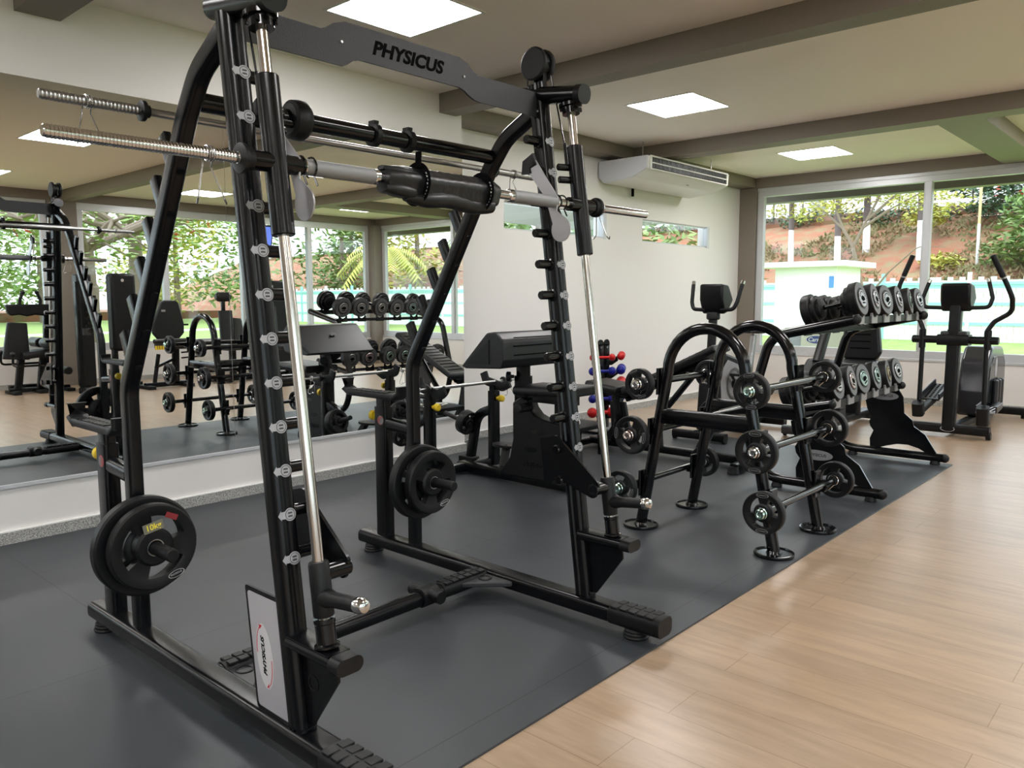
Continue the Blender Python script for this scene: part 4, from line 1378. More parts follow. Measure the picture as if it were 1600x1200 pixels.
G().lathe((6.632, by_, 1.10), (0, 0, 1), [(0, .05), (.01, .062), (.05, .062), (.07, .05)], 18).obj('post_collar', PLA, ub)
con = [(0, 1.15), (.07, 1.17), (.17, 1.28), (.07, 1.42), (-.06, 1.425), (-.06, 1.28)]
cn_ = G().prism([(6.63+a, b) for a, b in con], 1, by_-.115, by_+.115).obj('console', PLA, ub, bevel=.022, seg=3)
G().sweep([(6.80, by_, 1.29), (6.715, by_, 1.405)], rrect(.20, .006, .002, 1), up=(.8, 0, .6)).obj('screen', SCR, cn_)
for s in (-1, 1):
    p = fillet([(6.62, by_+s*.08, 1.19), (6.62, by_+s*.20, 1.195), (6.64, by_+s*.225, 1.26), (6.70, by_+s*.245, 1.43)], .05)
    hb = G().wire(p, .018, 12).obj('handlebar', RUB, ub)
    e = V(p[-1]); dd = (e-V(p[-2])).normalized()
    G().cyl(e-dd*.015, e+dd*.025, .019, 14, .005).obj('sensor_tip', CHR, hb)
G().sweep([(7.36, by_, .34), (7.48, by_, .93)], rrect(.055, .055, .02, 3), up=(0, 1, 0)).obj('seat_post', STL, ub)
G().sweep([(7.32, by_, .965), (7.42, by_, .965), (7.52, by_, .975), (7.63, by_, .985)], rrect(.22, .06, .028, 4), scale=[.35, .6, 1, .9]).obj('saddle', VIN, ub)

# ---------------------------------------------------------------- recumbent bike
ry_ = 2.78
rb = thing('recumbent_bike', 'black recumbent exercise bike with ribbed seat back behind the dumbbell rack', 'gym machine', (8.0, ry_, 0))
for x, nm in ((7.25, 'front_stabilizer'), (8.75, 'rear_stabilizer')):
    st = G().sweep([(x, ry_-.27, .06), (x, ry_+.27, .06)], rrect(.09, .08, .02, 3)).obj(nm, GRP, rb)
    for y in (ry_-.25, ry_+.25):
        G().cyl((x, y-.012, .032), (x, y+.012, .032), .032, 14).obj('wheel', RUB, st)
G().sweep([(7.22, ry_, .09), (8.78, ry_, .09)], rrect(.11, .08, .02, 2)).obj('base_beam', PLA, rb)
bo = fillet([(0, 7.20, .11), (0, 7.18, .62), (0, 7.35, .74), (0, 7.62, .70), (0, 7.80, .45), (0, 7.84, .11)], [.08, .06, .12, .15], 5)
bd = G().prism([(p.y, p.z) for p in bo], 1, ry_-.11, ry_+.11).obj('body_shroud', GRP, rb, bevel=.03, seg=3)
for s in (-1, 1):
    y = ry_+s*.11
    ck = G().sweep([(7.42, y+s*.015, .40), (7.42+s*.12, y+s*.03, .40+s*.11)], rrect(.03, .02, .006, 2), up=(0, 1, 0)).obj('crank_arm', GLS, bd)
    G().box(7.42+s*.12-.05, 7.42+s*.12+.05, y+(.04 if s > 0 else -.14), y+(.14 if s > 0 else -.04), .40+s*.11-.012, .40+s*.11+.012).obj('pedal', RUB, rb, bevel=.005)
G().sweep([(7.32, ry_, .70), (7.62, ry_, 1.13)], rrect(.09, .075, .02, 3), up=(0, 1, 0)).obj('console_post', PLA, rb)
G().prism([(7.57, 1.10), (7.70, 1.08), (7.80, 1.18), (7.72, 1.30), (7.60, 1.27)], 1, ry_-.14, ry_+.14).obj('console', PLA, rb, bevel=.02, seg=3)
bk = fillet([(0, ry_-.16, .66), (0, ry_-.20, .74), (0, ry_-.17, 1.02), (0, ry_-.09, 1.10), (0, ry_+.09, 1.10), (0, ry_+.17, 1.02), (0, ry_+.20, .74), (0, ry_+.16, .66)], .06, 5)
sb = G().prism([(p.y, p.z) for p in bk], 0, 8.47, 8.56).obj('seat_back', VIN, rb, bevel=.025, seg=3)
g = G()
for z in (.78, .85, .92, .99):
    g.box(8.462, 8.472, ry_-.10, ry_+.10, z-.005, z+.005)
g.obj('stitch_seam', BTXT, sb)
G().sweep([(8.08, ry_, .60), (8.50, ry_, .62)], rrect(.40, .09, .035, 4)).obj('seat', VIN, rb, bevel=.015)
G().sweep([(8.10, ry_, .52), (8.62, ry_, .54)], rrect(.16, .07, .015, 2)).obj('seat_carriage', GRP, rb)
G().sweep([(8.32, ry_, .11), (8.32, ry_, .53)], rrect(.12, .14, .02, 2), up=(0, 1, 0)).obj('seat_post', PLA, rb)
for s in (-1, 1):
    p = fillet([(8.46, ry_+s*.20, .52), (8.32, ry_+s*.27, .55), (8.10, ry_+s*.27, .66)], .05)
    G().wire(p, .016, 10).obj('side_handle', STL, rb)

# ---------------------------------------------------------------- ceiling-hung air conditioner
ac = thing('air_conditioner', 'wide white air conditioner hung from the ceiling against the recessed wall', 'air conditioner', (7.95, 4.8, 2.77))
A0, A1 = 7.07, 8.82
prof = fillet([(0, 5.08, 2.745), (0, 5.085, 2.575), (0, 5.02, 2.51), (0, 4.66, 2.545), (0, 4.49, 2.615), (0, 4.475, 2.745)], [.03, .06, .12, .04], 5)
g = G().prism([(p.y, p.z) for p in prof], 0, A0, A1)
bdy = g.obj('casing', WPL, ac, bevel=.012, seg=3)
for x in (A0-.006, A1+.006):
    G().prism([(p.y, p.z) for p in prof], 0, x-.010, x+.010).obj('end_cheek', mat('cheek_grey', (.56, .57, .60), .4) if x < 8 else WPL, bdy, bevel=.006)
y = 4.478
fr = G().box(A0+.03, A1-.03, y-.012, y, 2.735, 2.75).box(A0+.03, A1-.03, y-.012, y, 2.612, 2.622).box(A0+.03, A0+.06, y-.012, y, 2.62, 2.74).box(A1-.06, A1-.03, y-.012, y, 2.62, 2.74)
gf = fr.obj('outlet_frame', WHT, bdy)
G().box(A0+.05, A1-.05, y-.003, y+.001, 2.622, 2.735).obj('outlet_dark', BTXT, bdy)
g = G()
k = A0+.075
while k < A1-.08:
    G().box(k, k+.006, y-.010, y-.003, 2.630, 2.73).obj('vane', GRY, gf)
    k += .030
G().box(A0+.06, A1-.06, y-.018, y-.004, 2.672, 2.682).obj('louvre', WHT, gf)
m = basis((A0+1.0, 4.565, 2.566), (1, 0, 0), (0, -.90, .36))
G().prism(ell(.035, .010, 18), 2, -.001, .0015).xf(basis((A0+1.02, 4.60, 2.5585), (1, 0, 0), (0, -.92, .38))).obj('small_badge', GRY, bdy)
for x in (A0+.12, A1-.16):
    for yy in (4.62, 4.92):
        G().cyl((x, yy, 2.735), (x, yy, CZ), .005, 8, .001).obj('hanger_rod', STL, ac)
G().box(A0+.62, A0+.64, 5.06, 5.085, 2.44, 2.53).obj('drain_stub', BTXT, ac)
# ---------------------------------------------------------------- machines along the opposite windows (seen in the mirror)
def bar_(g, a, b, w=.06, h=.06, up=(0, 0, 1)):
    d = (V(b)-V(a)).normalized()
    if abs(d.dot(V(up))) > .9: up = (0, 1, 0)
    return g.sweep([a, b], rrect(w, h, .01, 2), up=up)
# leg extension
le = thing('leg_machine', 'black seated leg machine with wavy guard and two upright grips, in the mirror', 'gym machine', (3.75, -2.95, 0))
b = G().sweep([(3.56, -2.95, .48), (3.60, -2.95, .99)], rrect(.34, .10, .04, 4), up=(0, 1, 0), scale=[1, .72])
b = b.obj('backrest', VIN, le, bevel=.015)
G().sweep([(3.60, -2.95, .53), (4.02, -2.95, .57)], rrect(.36, .10, .04, 4)).obj('seat', VIN, le)
for y in (-2.72, -3.18):
    r_ = G().cyl((3.90, y-.17, .70), (3.90, y+.17, .70), .07, 20, .012).obj('thigh_roller', VIN, le)
G().cyl((4.14, -3.2, .30), (4.14, -2.7, .30), .055, 18, .01).obj('shin_roller', VIN, le)
g = G(); bar_(g, (3.62, -2.95, .50), (3.56, -2.95, .06), .09, .07); g.obj('front_leg', BLK, le)
g = G(); bar_(g, (3.90, -2.95, .50), (3.84, -2.95, .06), .09, .07); g.obj('rear_leg', BLK, le)
G().prism([(3.84, .40), (3.84, .06), (4.12, .06), (3.92, .34)], 1, -2.965, -2.935).obj('gusset_plate', BLK, le)
g = G(); bar_(g, (3.45, -2.95, .05), (4.22, -2.95, .05), .07, .06); g.obj('base_rail', BLK, le)
for x in (3.50, 3.82, 4.18):
    G().box(x-.05, x+.05, -3.15, -2.75, .0, .045).obj('foot', RUB, le, bevel=.006)
for s in (-1, 1):
    p = fillet([(3.45, -2.95+s*.26, .55), (3.44, -2.95+s*.26, .40), (4.0, -2.95+s*.26, .40), (4.05, -2.95+s*.26, .50)], .06)
    h = G().wire(p, .016, 10).obj('side_handle', GLS, le)
    G().ball((3.45, -2.95+s*.26, .57), .035).obj('handle_knob', GLS, le)
# second seated machine's wide guard with two grips
cp = le
w = [(3.50, 1.24), (4.06, 1.24), (4.04, 1.10), (3.96, 1.075), (3.86, 1.09), (3.76, 1.07), (3.66, 1.095), (3.56, 1.08), (3.52, 1.12)]
G().prism(w, 1, -3.12, -3.02).obj('wavy_guard', PLA, cp, bevel=.02)
for x in (3.68, 3.94):
    h = G().sweep(fillet([(x, -3.07, 1.22), (x+.01, -3.07, 1.30), (x+(.05 if x < 3.8 else -.03), -3.07, 1.40)], .04), circ(.022, 12), up=(0, 1, 0)).obj('grip', RUB, cp)
    G().ball((x+(.05 if x < 3.8 else -.03), -3.07, 1.405), .03).obj('grip_ball', RUB, h)
g = G(); bar_(g, (4.0, -3.22, .05), (4.04, -3.16, 1.20), .07, .07); g.obj('upright', BLK, cp)
g = G(); bar_(g, (3.55, -3.30, .05), (4.15, -3.30, .05), .10, .09); g.obj('rear_base', BLK, cp)
g = G(); bar_(g, (4.0, -3.34, .05), (4.0, -3.05, .05), .08, .09); g.obj('cross_base', BLK, cp)
# cable tower
ct_ = thing('cable_tower', 'tall narrow black cable tower beside the window column, in the mirror', 'gym machine', (4.33, -2.6, 0))
G().box(4.25, 4.45, -2.72, -2.52, .06, 1.66).obj('weight_shroud', PLA, ct_, bevel=.03)
g = G(); bar_(g, (4.22, -2.45, .05), (4.22, -2.45, 1.55), .06, .06); g.obj('upright', BLK, ct_)
g = G(); bar_(g, (4.16, -2.30, .04), (4.48, -2.80, .04), .09, .08); g.obj('base', BLK, ct_)
G().box(4.40, 4.47, -2.51, -2.45, 1.27, 1.36).obj('pulley_carriage', GLS, ct_, bevel=.006)
g = G()
for k in range(12):
    g.ball((4.36+.03*math.sin(k*2.1), -2.47+.02*cos(k*1.7), .86+.035*k), .022, 8)
g.obj('cable_tackle', GLS, ct_)
G().box(4.28, 4.38, -2.505, -2.46, .80, .90).obj('stack_pin_block', GRP, ct_, bevel=.006)
# rounded tower
rt = thing('weight_stack_machine', 'wide black weight-stack machine with a rounded shroud, in the mirror behind the cage post', 'gym machine', (4.88, -2.6, 0))
G().box(4.70, 5.06, -2.72, -2.50, .55, 1.68).obj('shroud', PLA, rt, bevel=.05, seg=3)
G().lathe((4.86, -2.495, 1.58), (0, 1, 0), [(0, .022), (.003, .02)], 16).obj('shroud_badge', TXT, rt)
for x in (4.74, 5.02):
    g = G(); bar_(g, (x, -2.6, .06), (x, -2.6, .60), .07, .09); g.obj('leg', BLK, rt)
g = G(); bar_(g, (4.66, -2.6, .04), (5.10, -2.6, .04), .10, .08); g.obj('base', BLK, rt)
# seat machine with leg levers
sm = thing('seated_machine', 'black seated machine with tapered seat back and yellow-tagged levers, in the mirror', 'gym machine', (5.40, -2.35, 0))
bp = fillet([(0, 5.25, .70), (0, 5.17, .80), (0, 5.17, .95), (0, 5.31, 1.26), (0, 5.36, 1.29), (0, 5.52, 1.29), (0, 5.57, 1.26), (0, 5.64, .95), (0, 5.64, .80), (0, 5.55, .70)], .05, 4)
sb = G().prism([(p.y, p.z) for p in bp], 1, -2.34, -2.26).obj('seat_back', VIN, sm, bevel=.02, seg=3)
G().box(5.30, 5.36, -2.259, -2.256, 1.12, 1.15).obj('back_label', LGR, sb, label='small pale label')
G().sweep([(5.18, -2.10, .62), (5.60, -2.10, .62)], rrect(.36, .09, .03, 3)).obj('seat', VIN, sm)
G().cyl((5.02, -1.93, .70), (5.52, -1.93, .70), .035, 16, .006).obj('leg_roller', VIN, sm)
g = G(); bar_(g, (5.46, -2.2, .60), (5.44, -2.2, .05), .09, .08); g.obj('column', BLK, sm)
g = G(); bar_(g, (5.20, -2.2, .50), (5.12, -2.2, .06), .05, .05); bar_(g, (5.14, -2.2, .30), (5.44, -2.2, .42), .04, .04); g.obj('linkage', GLS, sm)
g = G(); bar_(g, (4.98, -2.2, .05), (5.62, -2.2, .05), .08, .07); g.obj('base_rail', BLK, sm)
for x in (5.0, 5.58):
    G().box(x-.05, x+.05, -2.42, -1.98, 0, .05).obj('foot', RUB, sm, bevel=.006)
for k in range(4):
    G().box(5.02+.035*k, 5.044+.035*k, -1.90, -1.885, .58, .64).obj('yellow_tag', YEL, sm, label='yellow lever tag')
for z in (.44, .52):
    p = fillet([(5.45, -2.0, z), (5.75, -2.0, z+.01), (5.78, -2.0, z+.09)], .03)
    G().wire(p, .012, 8).obj('lever', GLS, sm)
G().cyl((5.60, -2.3, .92), (5.72, -2.3, .92), .014, 10).obj('adjuster_pin', GLS, sm)
# headrest machine
hm = thing('abdominal_machine', 'black machine with a padded headrest on a post, in the mirror', 'gym machine', (6.35, -2.3, 0))
G().cyl((6.18, -2.3, 1.34), (6.43, -2.3, 1.34), .075, 22, .05).obj('headrest', VIN, hm)
g = G(); bar_(g, (6.31, -2.32, 1.02), (6.31, -2.32, 1.30), .06, .05); g.obj('headrest_post', GLS, hm)
G().sweep([(6.34, -2.28, .66), (6.34, -2.32, 1.12)], rrect(.22, .09, .03, 3), up=(0, 1, 0)).obj('backrest', VIN, hm)
G().sweep([(6.52, -2.22, .60), (6.56, -2.40, .98)], rrect(.18, .09, .03, 3), up=(0, 1, 0)).obj('side_pad', VIN, hm)
G().sweep([(6.2, -2.15, .55), (6.75, -2.15, .55)], rrect(.34, .09, .03, 3)).obj('seat', VIN, hm)
g = G(); bar_(g, (6.40, -2.25, .05), (6.40, -2.25, .62), .09, .09); g.obj('column', BLK, hm)
g = G(); bar_(g, (6.05, -2.25, .05), (6.90, -2.25, .05), .09, .08); bar_(g, (6.2, -2.5, .05), (6.2, -1.95, .05), .08, .07); bar_(g, (6.8, -2.5, .05), (6.8, -1.95, .05), .08, .07); g.obj('base', BLK, hm)
# shoulder press
sp = thing('shoulder_press', 'dark weight machine with a boxed shroud and seat below the television, in the mirror', 'gym machine', (7.5, -2.7, 0))
G().box(7.36, 7.86, -3.05, -2.80, .10, 1.62).obj('stack_shroud', PLA, sp, bevel=.03)
G().box(7.40, 7.50, -2.798, -2.794, 1.44, 1.54).obj('shroud_label', LGR, sp, label='pale label')
G().sweep([(7.25, -2.55, .62), (7.28, -2.66, 1.18)], rrect(.32, .09, .03, 3), up=(0, 1, 0)).obj('backrest', VIN, sp)
G().sweep([(7.10, -2.40, .50), (7.52, -2.40, .50)], rrect(.36, .09, .03, 3)).obj('seat', VIN, sp)
g = G(); bar_(g, (7.3, -2.5, .05), (7.3, -2.5, .48), .09, .09); g.obj('column', BLK, sp)
g = G(); bar_(g, (7.0, -2.55, .05), (7.9, -2.55, .05), .09, .08); bar_(g, (7.6, -2.95, .05), (7.6, -2.3, .05), .08, .08); g.obj('base', BLK, sp)
# tilted television on the window mullion
tv = thing('television', 'small tilted television with a blue screen hung by the side windows, in the mirror', 'television', (7.55, -3.2, 2.6))
M = basis((7.55, -3.15, 2.36), (-1, 0, 0), (0, .25, 1))
G().prism(rrect(.38, .46, .015), 2, -.03, .0).xf(M).obj('television_case', PLA, tv)
G().prism(rrect(.34, .41, .006), 2, .0, .002).xf(M).obj('screen', mat('blue_screen', (.02, .03, .10), .2, emit=((.10, .16, .55), .9)), tv)
G().cyl((7.55, -3.17, 2.55), (7.55, -3.17, CZ), .016, 10).obj('hanger', STL, tv)
# ---------------------------------------------------------------- outdoors
SOIL = mat('red_soil', (.31, .115, .065), .9, var=(1.7, (.25, .19, .10), .40, .66), bump=(6, .8, .06))
DIRT = mat('brown_red_soil', (.24, .10, .055), .9, var=(1.6, (.17, .13, .06), .45, .62))
LAWN = mat('lawn_green', (.20, .23, .08), .9, var=(2.5, (.26, .28, .10), .4, .65))
BARK = mat('grey_bark', (.20, .15, .11), .85, bump=(14, .6, .02))
DBARK = mat('dark_bark', (.13, .10, .10), .85, bump=(14, .6, .02))
LIME = mat('whitewash', (.80, .76, .76), .8)
def leafmat(name, a, b):
    return mat(name, a, .6, var=(1.1, b, .38, .64))
L_YEL = leafmat('yellow_green_leaves', (.34, .36, .06), (.46, .42, .08))
L_GRN = leafmat('mid_green_leaves', (.06, .13, .03), (.13, .20, .05))
L_BRT = leafmat('bright_green_leaves', (.11, .20, .045), (.19, .26, .07))
L_DRK = leafmat('dark_green_leaves', (.03, .075, .03), (.06, .12, .055))
L_RED = mat('red_flowers', (.62, .09, .05), .6)
L_ORG = mat('orange_leaves', (.55, .22, .06), .6)
TURQ = mat('turquoise_paint', (.30, .62, .60), .5)
FWHT = mat('white_fence', (.82, .84, .84), .5)

struct(G().box(XF+.15, 29, -45, 30, -.12, -.04), 'ground_lawn_far', mat('bright_lawn', (.18, .27, .06), .9, var=(2.5, (.24, .32, .08), .4, .65)))
struct(G().box(-30, XF+.15, -45, YO-.15, -.12, -.04), 'ground_lawn_side', LAWN)
struct(G().box(-30, 29, -25.2, -23.4, -.04, -.03), 'ground_path', mat('pale_path', (.55, .54, .52), .8))
struct(G().box(-30, 60, -60, -45, -.12, .5), 'ground_soil_strip', DIRT)
# slope beyond the fence
R.seed(11)
vs, fs = [], []
NX, NY = 16, 60
for i in range(NX+1):
    for j in range(NY+1):
        x = 28.5+11*i/NX
        y = -60+100*j/NY
        z = -.1+max(0, (x-29)*.42+.6)*min(1, (x-28.5)/2)+R.uniform(-.09, .09)
        vs.append((x, y, z))
for i in range(NX):
    for j in range(NY):
        a = i*(NY+1)+j
        fs.append((a, a+NY+1, a+NY+2, a+1))
struct(G().add(vs, fs), 'ground_hillside', SOIL)
struct(G().box(39.3, 75, -60, 45, 3, 5.0), 'ground_terrace', DIRT)
def hz(x): return (x-29)*.42+.6
# grass tufts on the slope: nobody could count the blades
g = G()
for k in range(4200):
    x = R.uniform(30, 39); y = R.uniform(-2, 17)
    if (math.sin(x*.9+y*.5)+math.sin(y*1.3-x*.4)) < -.2: continue
    z = hz(x)-.05
    for q in range(3):
        a = R.uniform(0, 2*pi); h = R.uniform(.06, .20)
        w = V((cos(a), sin(a), 0))*.06
        t = V((R.uniform(-.15, .15), R.uniform(-.15, .15), h))
        p = V((x+R.uniform(-.2, .2), y+R.uniform(-.2, .2), z))
        g.add([p-w, p+w, p+t], [(0, 1, 2)])
o = g.obj('slope_grass', mat('dry_grass', (.17, .18, .07), .8, var=(.7, (.25, .18, .09), .4, .6)))
tag(o, 'patchy green grass growing on the red soil slope beyond the fence', 'grass', kind='stuff')

def leaves(n, blobs, s, flat=.5):
    g = G()
    tot = sum(b[3]**2 for b in blobs)
    for bx0, by0, bz0, br, *sq in blobs:
        sz = sq[0] if sq else .7
        for k in range(int(n*br*br/tot)):
            u = V((R.gauss(0, 1), R.gauss(0, 1), R.gauss(0, 1))).normalized()*br*(R.random()**.4)
            p = V((bx0+u.x, by0+u.y, bz0+u.z*sz))
            a = V((R.uniform(-1, 1), R.uniform(-1, 1), R.uniform(-flat, flat))).normalized()*s*R.uniform(.6, 1.3)
            b = a.cross(V((R.uniform(-1, 1), R.uniform(-1, 1), 1))).normalized()*s*.45
            g.add([p-a, p-b*.8, p+a, p+b*.8], [(0, 1, 2, 3)])
    return g
def limb(g, pts, r0, r1, n=8):
    pts = [V(p) for p in pts]
    N = len(pts)
    path = fillet(pts, .4, 3) if N > 2 else pts
    M_ = len(path)
    u = None
    vs = []
    for i, p in enumerate(path):
        t = (path[min(i+1, M_-1)]-path[max(i-1, 0)]).normalized()
        u = t.orthogonal().normalized() if u is None else (u-t*u.dot(t)).normalized()
        w = t.cross(u)
        r = r0+(r1-r0)*i/(M_-1)
        vs += [p+u*(r*cos(2*pi*k/n))+w*(r*sin(2*pi*k/n)) for k in range(n)]
    g.add(vs, [(i*n+k, i*n+(k+1) % n, (i+1)*n+(k+1) % n, (i+1)*n+k) for i in range(M_-1) for k in range(n)])
    return g

# whitewashed trees on the slope
TR = [(34.5, 14.43, .125, 'leftmost', 1.5, L_ORG), (34.0, 12.23, .135, 'second', 1.3, L_YEL), (35.5, 11.58, .15, 'third', 1.35, L_YEL), (34.4, 9.14, .165, 'fourth', 1.6, L_YEL)]
for x, y, r, nm, hw, lm in TR:
    z = hz(x)-.15
    t = thing('whitewashed_tree', 'tree with whitewashed trunk foot on the red slope, %s from the left' % nm, 'tree', (x, y, z), 'whitewashed trees on the slope')
    limb(G(), [(x, y, z), (x, y+.02, z+hw)], r, r*.92, 12).obj('white_trunk_foot', LIME, t, label='whitewashed trunk foot')
    limb(G(), [(x, y+.02, z+hw-.02), (x, y+.05, z+3.4), (x+.2, y, z+5.2)], r*.93, r*.6, 12).obj('trunk', DBARK, t)
    leaves(900, [(x, y, z+4.4, 1.5), (x+.4, y+.9, z+3.4, .7), (x-.3, y-.9, z+3.2, .8), (x-.6, y+.2, z+2.5, .6), (x-.5, y-.7, z+2.2, .55), (x+.2, y+.8, z+2.3, .5)], .12).obj('foliage', L_YEL, t)
    leaves(160, [(x, y+.3, z+3.2, .7)], .12).obj('orange_foliage', L_ORG, t, label='orange leaves')
# slender tree on the lawn before the fence
x, y = 24.0, 7.75
t = thing('slender_tree', 'slender young tree with forked bare branches behind the dumbbell rack, outside', 'tree', (x, y, -.05))
g = G()
limb(g, [(x, y, -.05), (x, y+.1, 1.4), (x, y+.45, 2.75)], .075, .055)
limb(g, [(x, y+.45, 2.75), (x, y+.75, 3.3), (x, y+1.05, 4.0), (x, y+1.1, 4.8)], .05, .02)
limb(g, [(x, y+.45, 2.75), (x, y+.15, 3.4), (x, y-.25, 4.2), (x, y-.4, 4.9)], .05, .022)
limb(g, [(x, y+.2, 3.3), (x, y-.5, 3.75), (x, y-1.4, 4.2)], .045, .015)
limb(g, [(x, y+.1, 3.5), (x, y-.6, 4.1), (x, y-1.2, 4.7)], .04, .015)
limb(g, [(x, y+.75, 3.3), (x, y+1.4, 3.9), (x, y+1.9, 4.3)], .035, .012)
limb(g, [(x, y+.05, 1.2), (x, y-.55, 2.0), (x, y-1.3, 2.7), (x, y-2.0, 2.65)], .03, .01)
g.obj('branches', BARK, t)
leaves(1500, [(x, y-.9, 4.15, .8, .5), (x, y+.3, 4.35, .8, .45), (x, y+1.4, 4.05, .7, .5), (x, y-1.9, 3.9, .8, .5), (x, y+2.0, 3.75, .4, .5), (x+.4, y-.2, 4.7, 1.4, .4)], .085).obj('foliage', L_YEL, t)
# shrubs at the right of the far window
sh_ = thing('green_shrub', 'large bright green shrub at the right on the slope, outside', 'shrub', (33, 5.0, hz(33)))
leaves(2600, [(33.0, 5.0, 3.4, 1.5), (33.5, 6.1, 2.9, .9), (33.6, 5.3, 4.4, 1.1), (33, 3.6, 3.4, 1.6)], .16).obj('foliage', L_BRT, sh_)
sh_ = thing('flowering_hedge', 'dark green hedge with red flowers on top of the slope, outside', 'hedge', (38, 6, hz(38)))
leaves(2600, [(38, 7.3, 5.6, 1.5), (38, 5.4, 5.9, 1.6), (38.5, 3.4, 5.9, 1.8), (38.5, 8.6, 6.3, 1.0)], .17).obj('foliage', L_DRK, sh_)
leaves(60, [(37.0, 6.6, 5.6, .8), (37.0, 5.3, 6.2, .8), (37.0, 4.2, 5.6, .8)], .12).obj('flowers', L_RED, sh_, label='red flowers')
sh_ = thing('yellow_shrub', 'pale yellow-green bush under the pole on the slope, outside', 'shrub', (34, 8.1, hz(34)))
leaves(700, [(33.6, 8.2, 2.6, .8, .5), (36.5, 9.6, 4.6, .9, .5)], .15).obj('foliage', L_YEL, sh_)
sh_ = thing('terrace_shrubs', 'row of dark scrubby bushes along the top of the red slope, outside', 'shrub', (39.2, 11, 5))
R.seed(77)
leaves(2600, [(39.1+R.uniform(-.5, .2), 1+1.2*k+R.uniform(-.3, .3), 5.05+R.uniform(-.2, .25), R.uniform(.4, .8), .6) for k in range(20)], .13).obj('foliage', L_DRK, sh_)
# pole, terrace fence, buildings
t = thing('slope_pole', 'tall thin white and yellow pole standing on the slope, outside', 'pole', (33.8, 7.03, hz(33.8)))
G().cyl((33.8, 7.03, 2.4), (33.8, 7.03, 4.0), .055, 10).obj('white_shaft', LIME, t)
G().cyl((33.8, 7.03, 4.0), (33.8, 7.03, 7.5), .05, 10).obj('yellow_shaft', mat('faded_yellow', (.70, .52, .25), .6), t, label='faded yellow upper shaft')
t = thing('terrace_wall', 'low dark wall along the top of the slope, outside', 'wall', (40, 10, 5))
G().box(39.6, 39.85, -4, 26, 4.6, 5.32).obj('wall_body', mat('old_wall', (.20, .13, .11), .9, var=(2, (.34, .18, .13), .4, .6)), t)
for k in range(20):
    G().box(39.58, 39.62, -3.5+1.5*k, -3.42+1.5*k, 4.8, 6.2).obj('post', DBARK, t)
for i, (y0, y1, h, c) in enumerate(((17.5, 24, 9.0, 'leftmost'), (8.0, 16.5, 8.6, 'middle'), (-3, 6.5, 8.8, 'right hand'))):
    t = thing('pale_house', '%s pale house showing behind the trees on top of the slope' % c, 'house', (46, (y0+y1)/2, 5), 'pale houses on the terrace')
    G().box(44, 50, y0, y1, 4.9, h).obj('wall', FWHT, t)
    G().prism([(y0-.4, h), (y1+.4, h), ((y0+y1)/2, h+1.1)], 0, 43.6, 50.4).obj('roof', mat('clay_roof', (.42, .20, .14), .8) if i != 1 else GRY, t)
    for k in range(2):
        yy = y0+(y1-y0)*(.28+.42*k)
        G().box(43.95, 44.02, yy, yy+1.1, 6.6, 7.7).obj('window', SCR, t)
# enclosure fence: boards, rails, posts
def fence(name, label, x, y0, y1, z1):
    t = thing(name, label, 'fence', (x, (y0+y1)/2, -.04))
    g = G()
    k = y0
    while k < y1:
        g.box(x, x+.03, k, k+.15, -.04, z1-.18+.10*(int(k*7) % 2))
        k += .165
    g.obj('boards', FWHT, t)
    g = G()
    for z in (.45, 1.05, z1-.32):
        g.box(x-.04, x, y0, y1, z, z+.09)
    g.obj('rail', TURQ, t)
    n = int((y1-y0)/2.4)
    for i in range(n+1):
        yy = y0+(y1-y0)*i/n
        G().box(x-.07, x+.05, yy-.05, yy+.05, -.04, z1+.06).obj('post', TURQ if i % 2 else FWHT, t)
    G().box(x-.01, x+.02, y0, y1, z1-.42, z1-.26).obj('top_band', TURQ, t)
fence('enclosure_fence', 'long white and turquoise board fence across the lawn beyond the far windows', 27.0, -4, 18, 1.98)
fence('enclosure_fence', 'white and turquoise board fence by the palms, seen in the mirror', 27.0, -34, -4.6, 1.98)
# white shed
t = thing('white_shed', 'small white flat-roofed shed on the lawn, left part of the far window', 'shed', (21.8, 8.4, -.04))
G().box(21, 22.8, 7.56, 9.2, -.04, 2.12).obj('wall', mat('white_render', (.86, .86, .84), .7), t)
G().box(20.7, 23.1, 7.25, 9.65, 2.10, 2.24).obj('roof_slab', LIME, t)
G().box(20.98, 21.0, 7.62, 7.74, 1.55, 1.85).obj('blue_sign', mat('blue_sign', (.08, .25, .62), .5), t, label='small blue sign')
# outdoor condenser unit
t = thing('condenser_unit', 'cream outdoor condenser box with an oval blue badge outside the far window', 'air conditioner', (11.9, 4.45, -.04))
cs = G().box(11.6, 12.1, 3.97, 4.92, .02, .86).obj('casing', mat('cream_metal', (.66, .63, .52), .45), t, bevel=.02)
G().box(11.594, 11.602, 4.66, 4.90, .10, .80).obj('side_grille', GRY, cs)
f = G().prism(ell(.15, .055, 28, (4.42, .685)), 0, 11.59, 11.60).obj('badge', mat('badge_blue', (.03, .05, .22), .4), cs)
lettering('badge_name', 'Carrier', .085, basis((11.588, 4.42, .685), (0, -1, 0), (0, 0, 1)), WHT, f, .0008, .2, .001, 1)
for y in (4.1, 4.8):
    G().box(11.62, 12.08, y-.03, y+.03, -.04, .02).obj('foot', RUB, t)
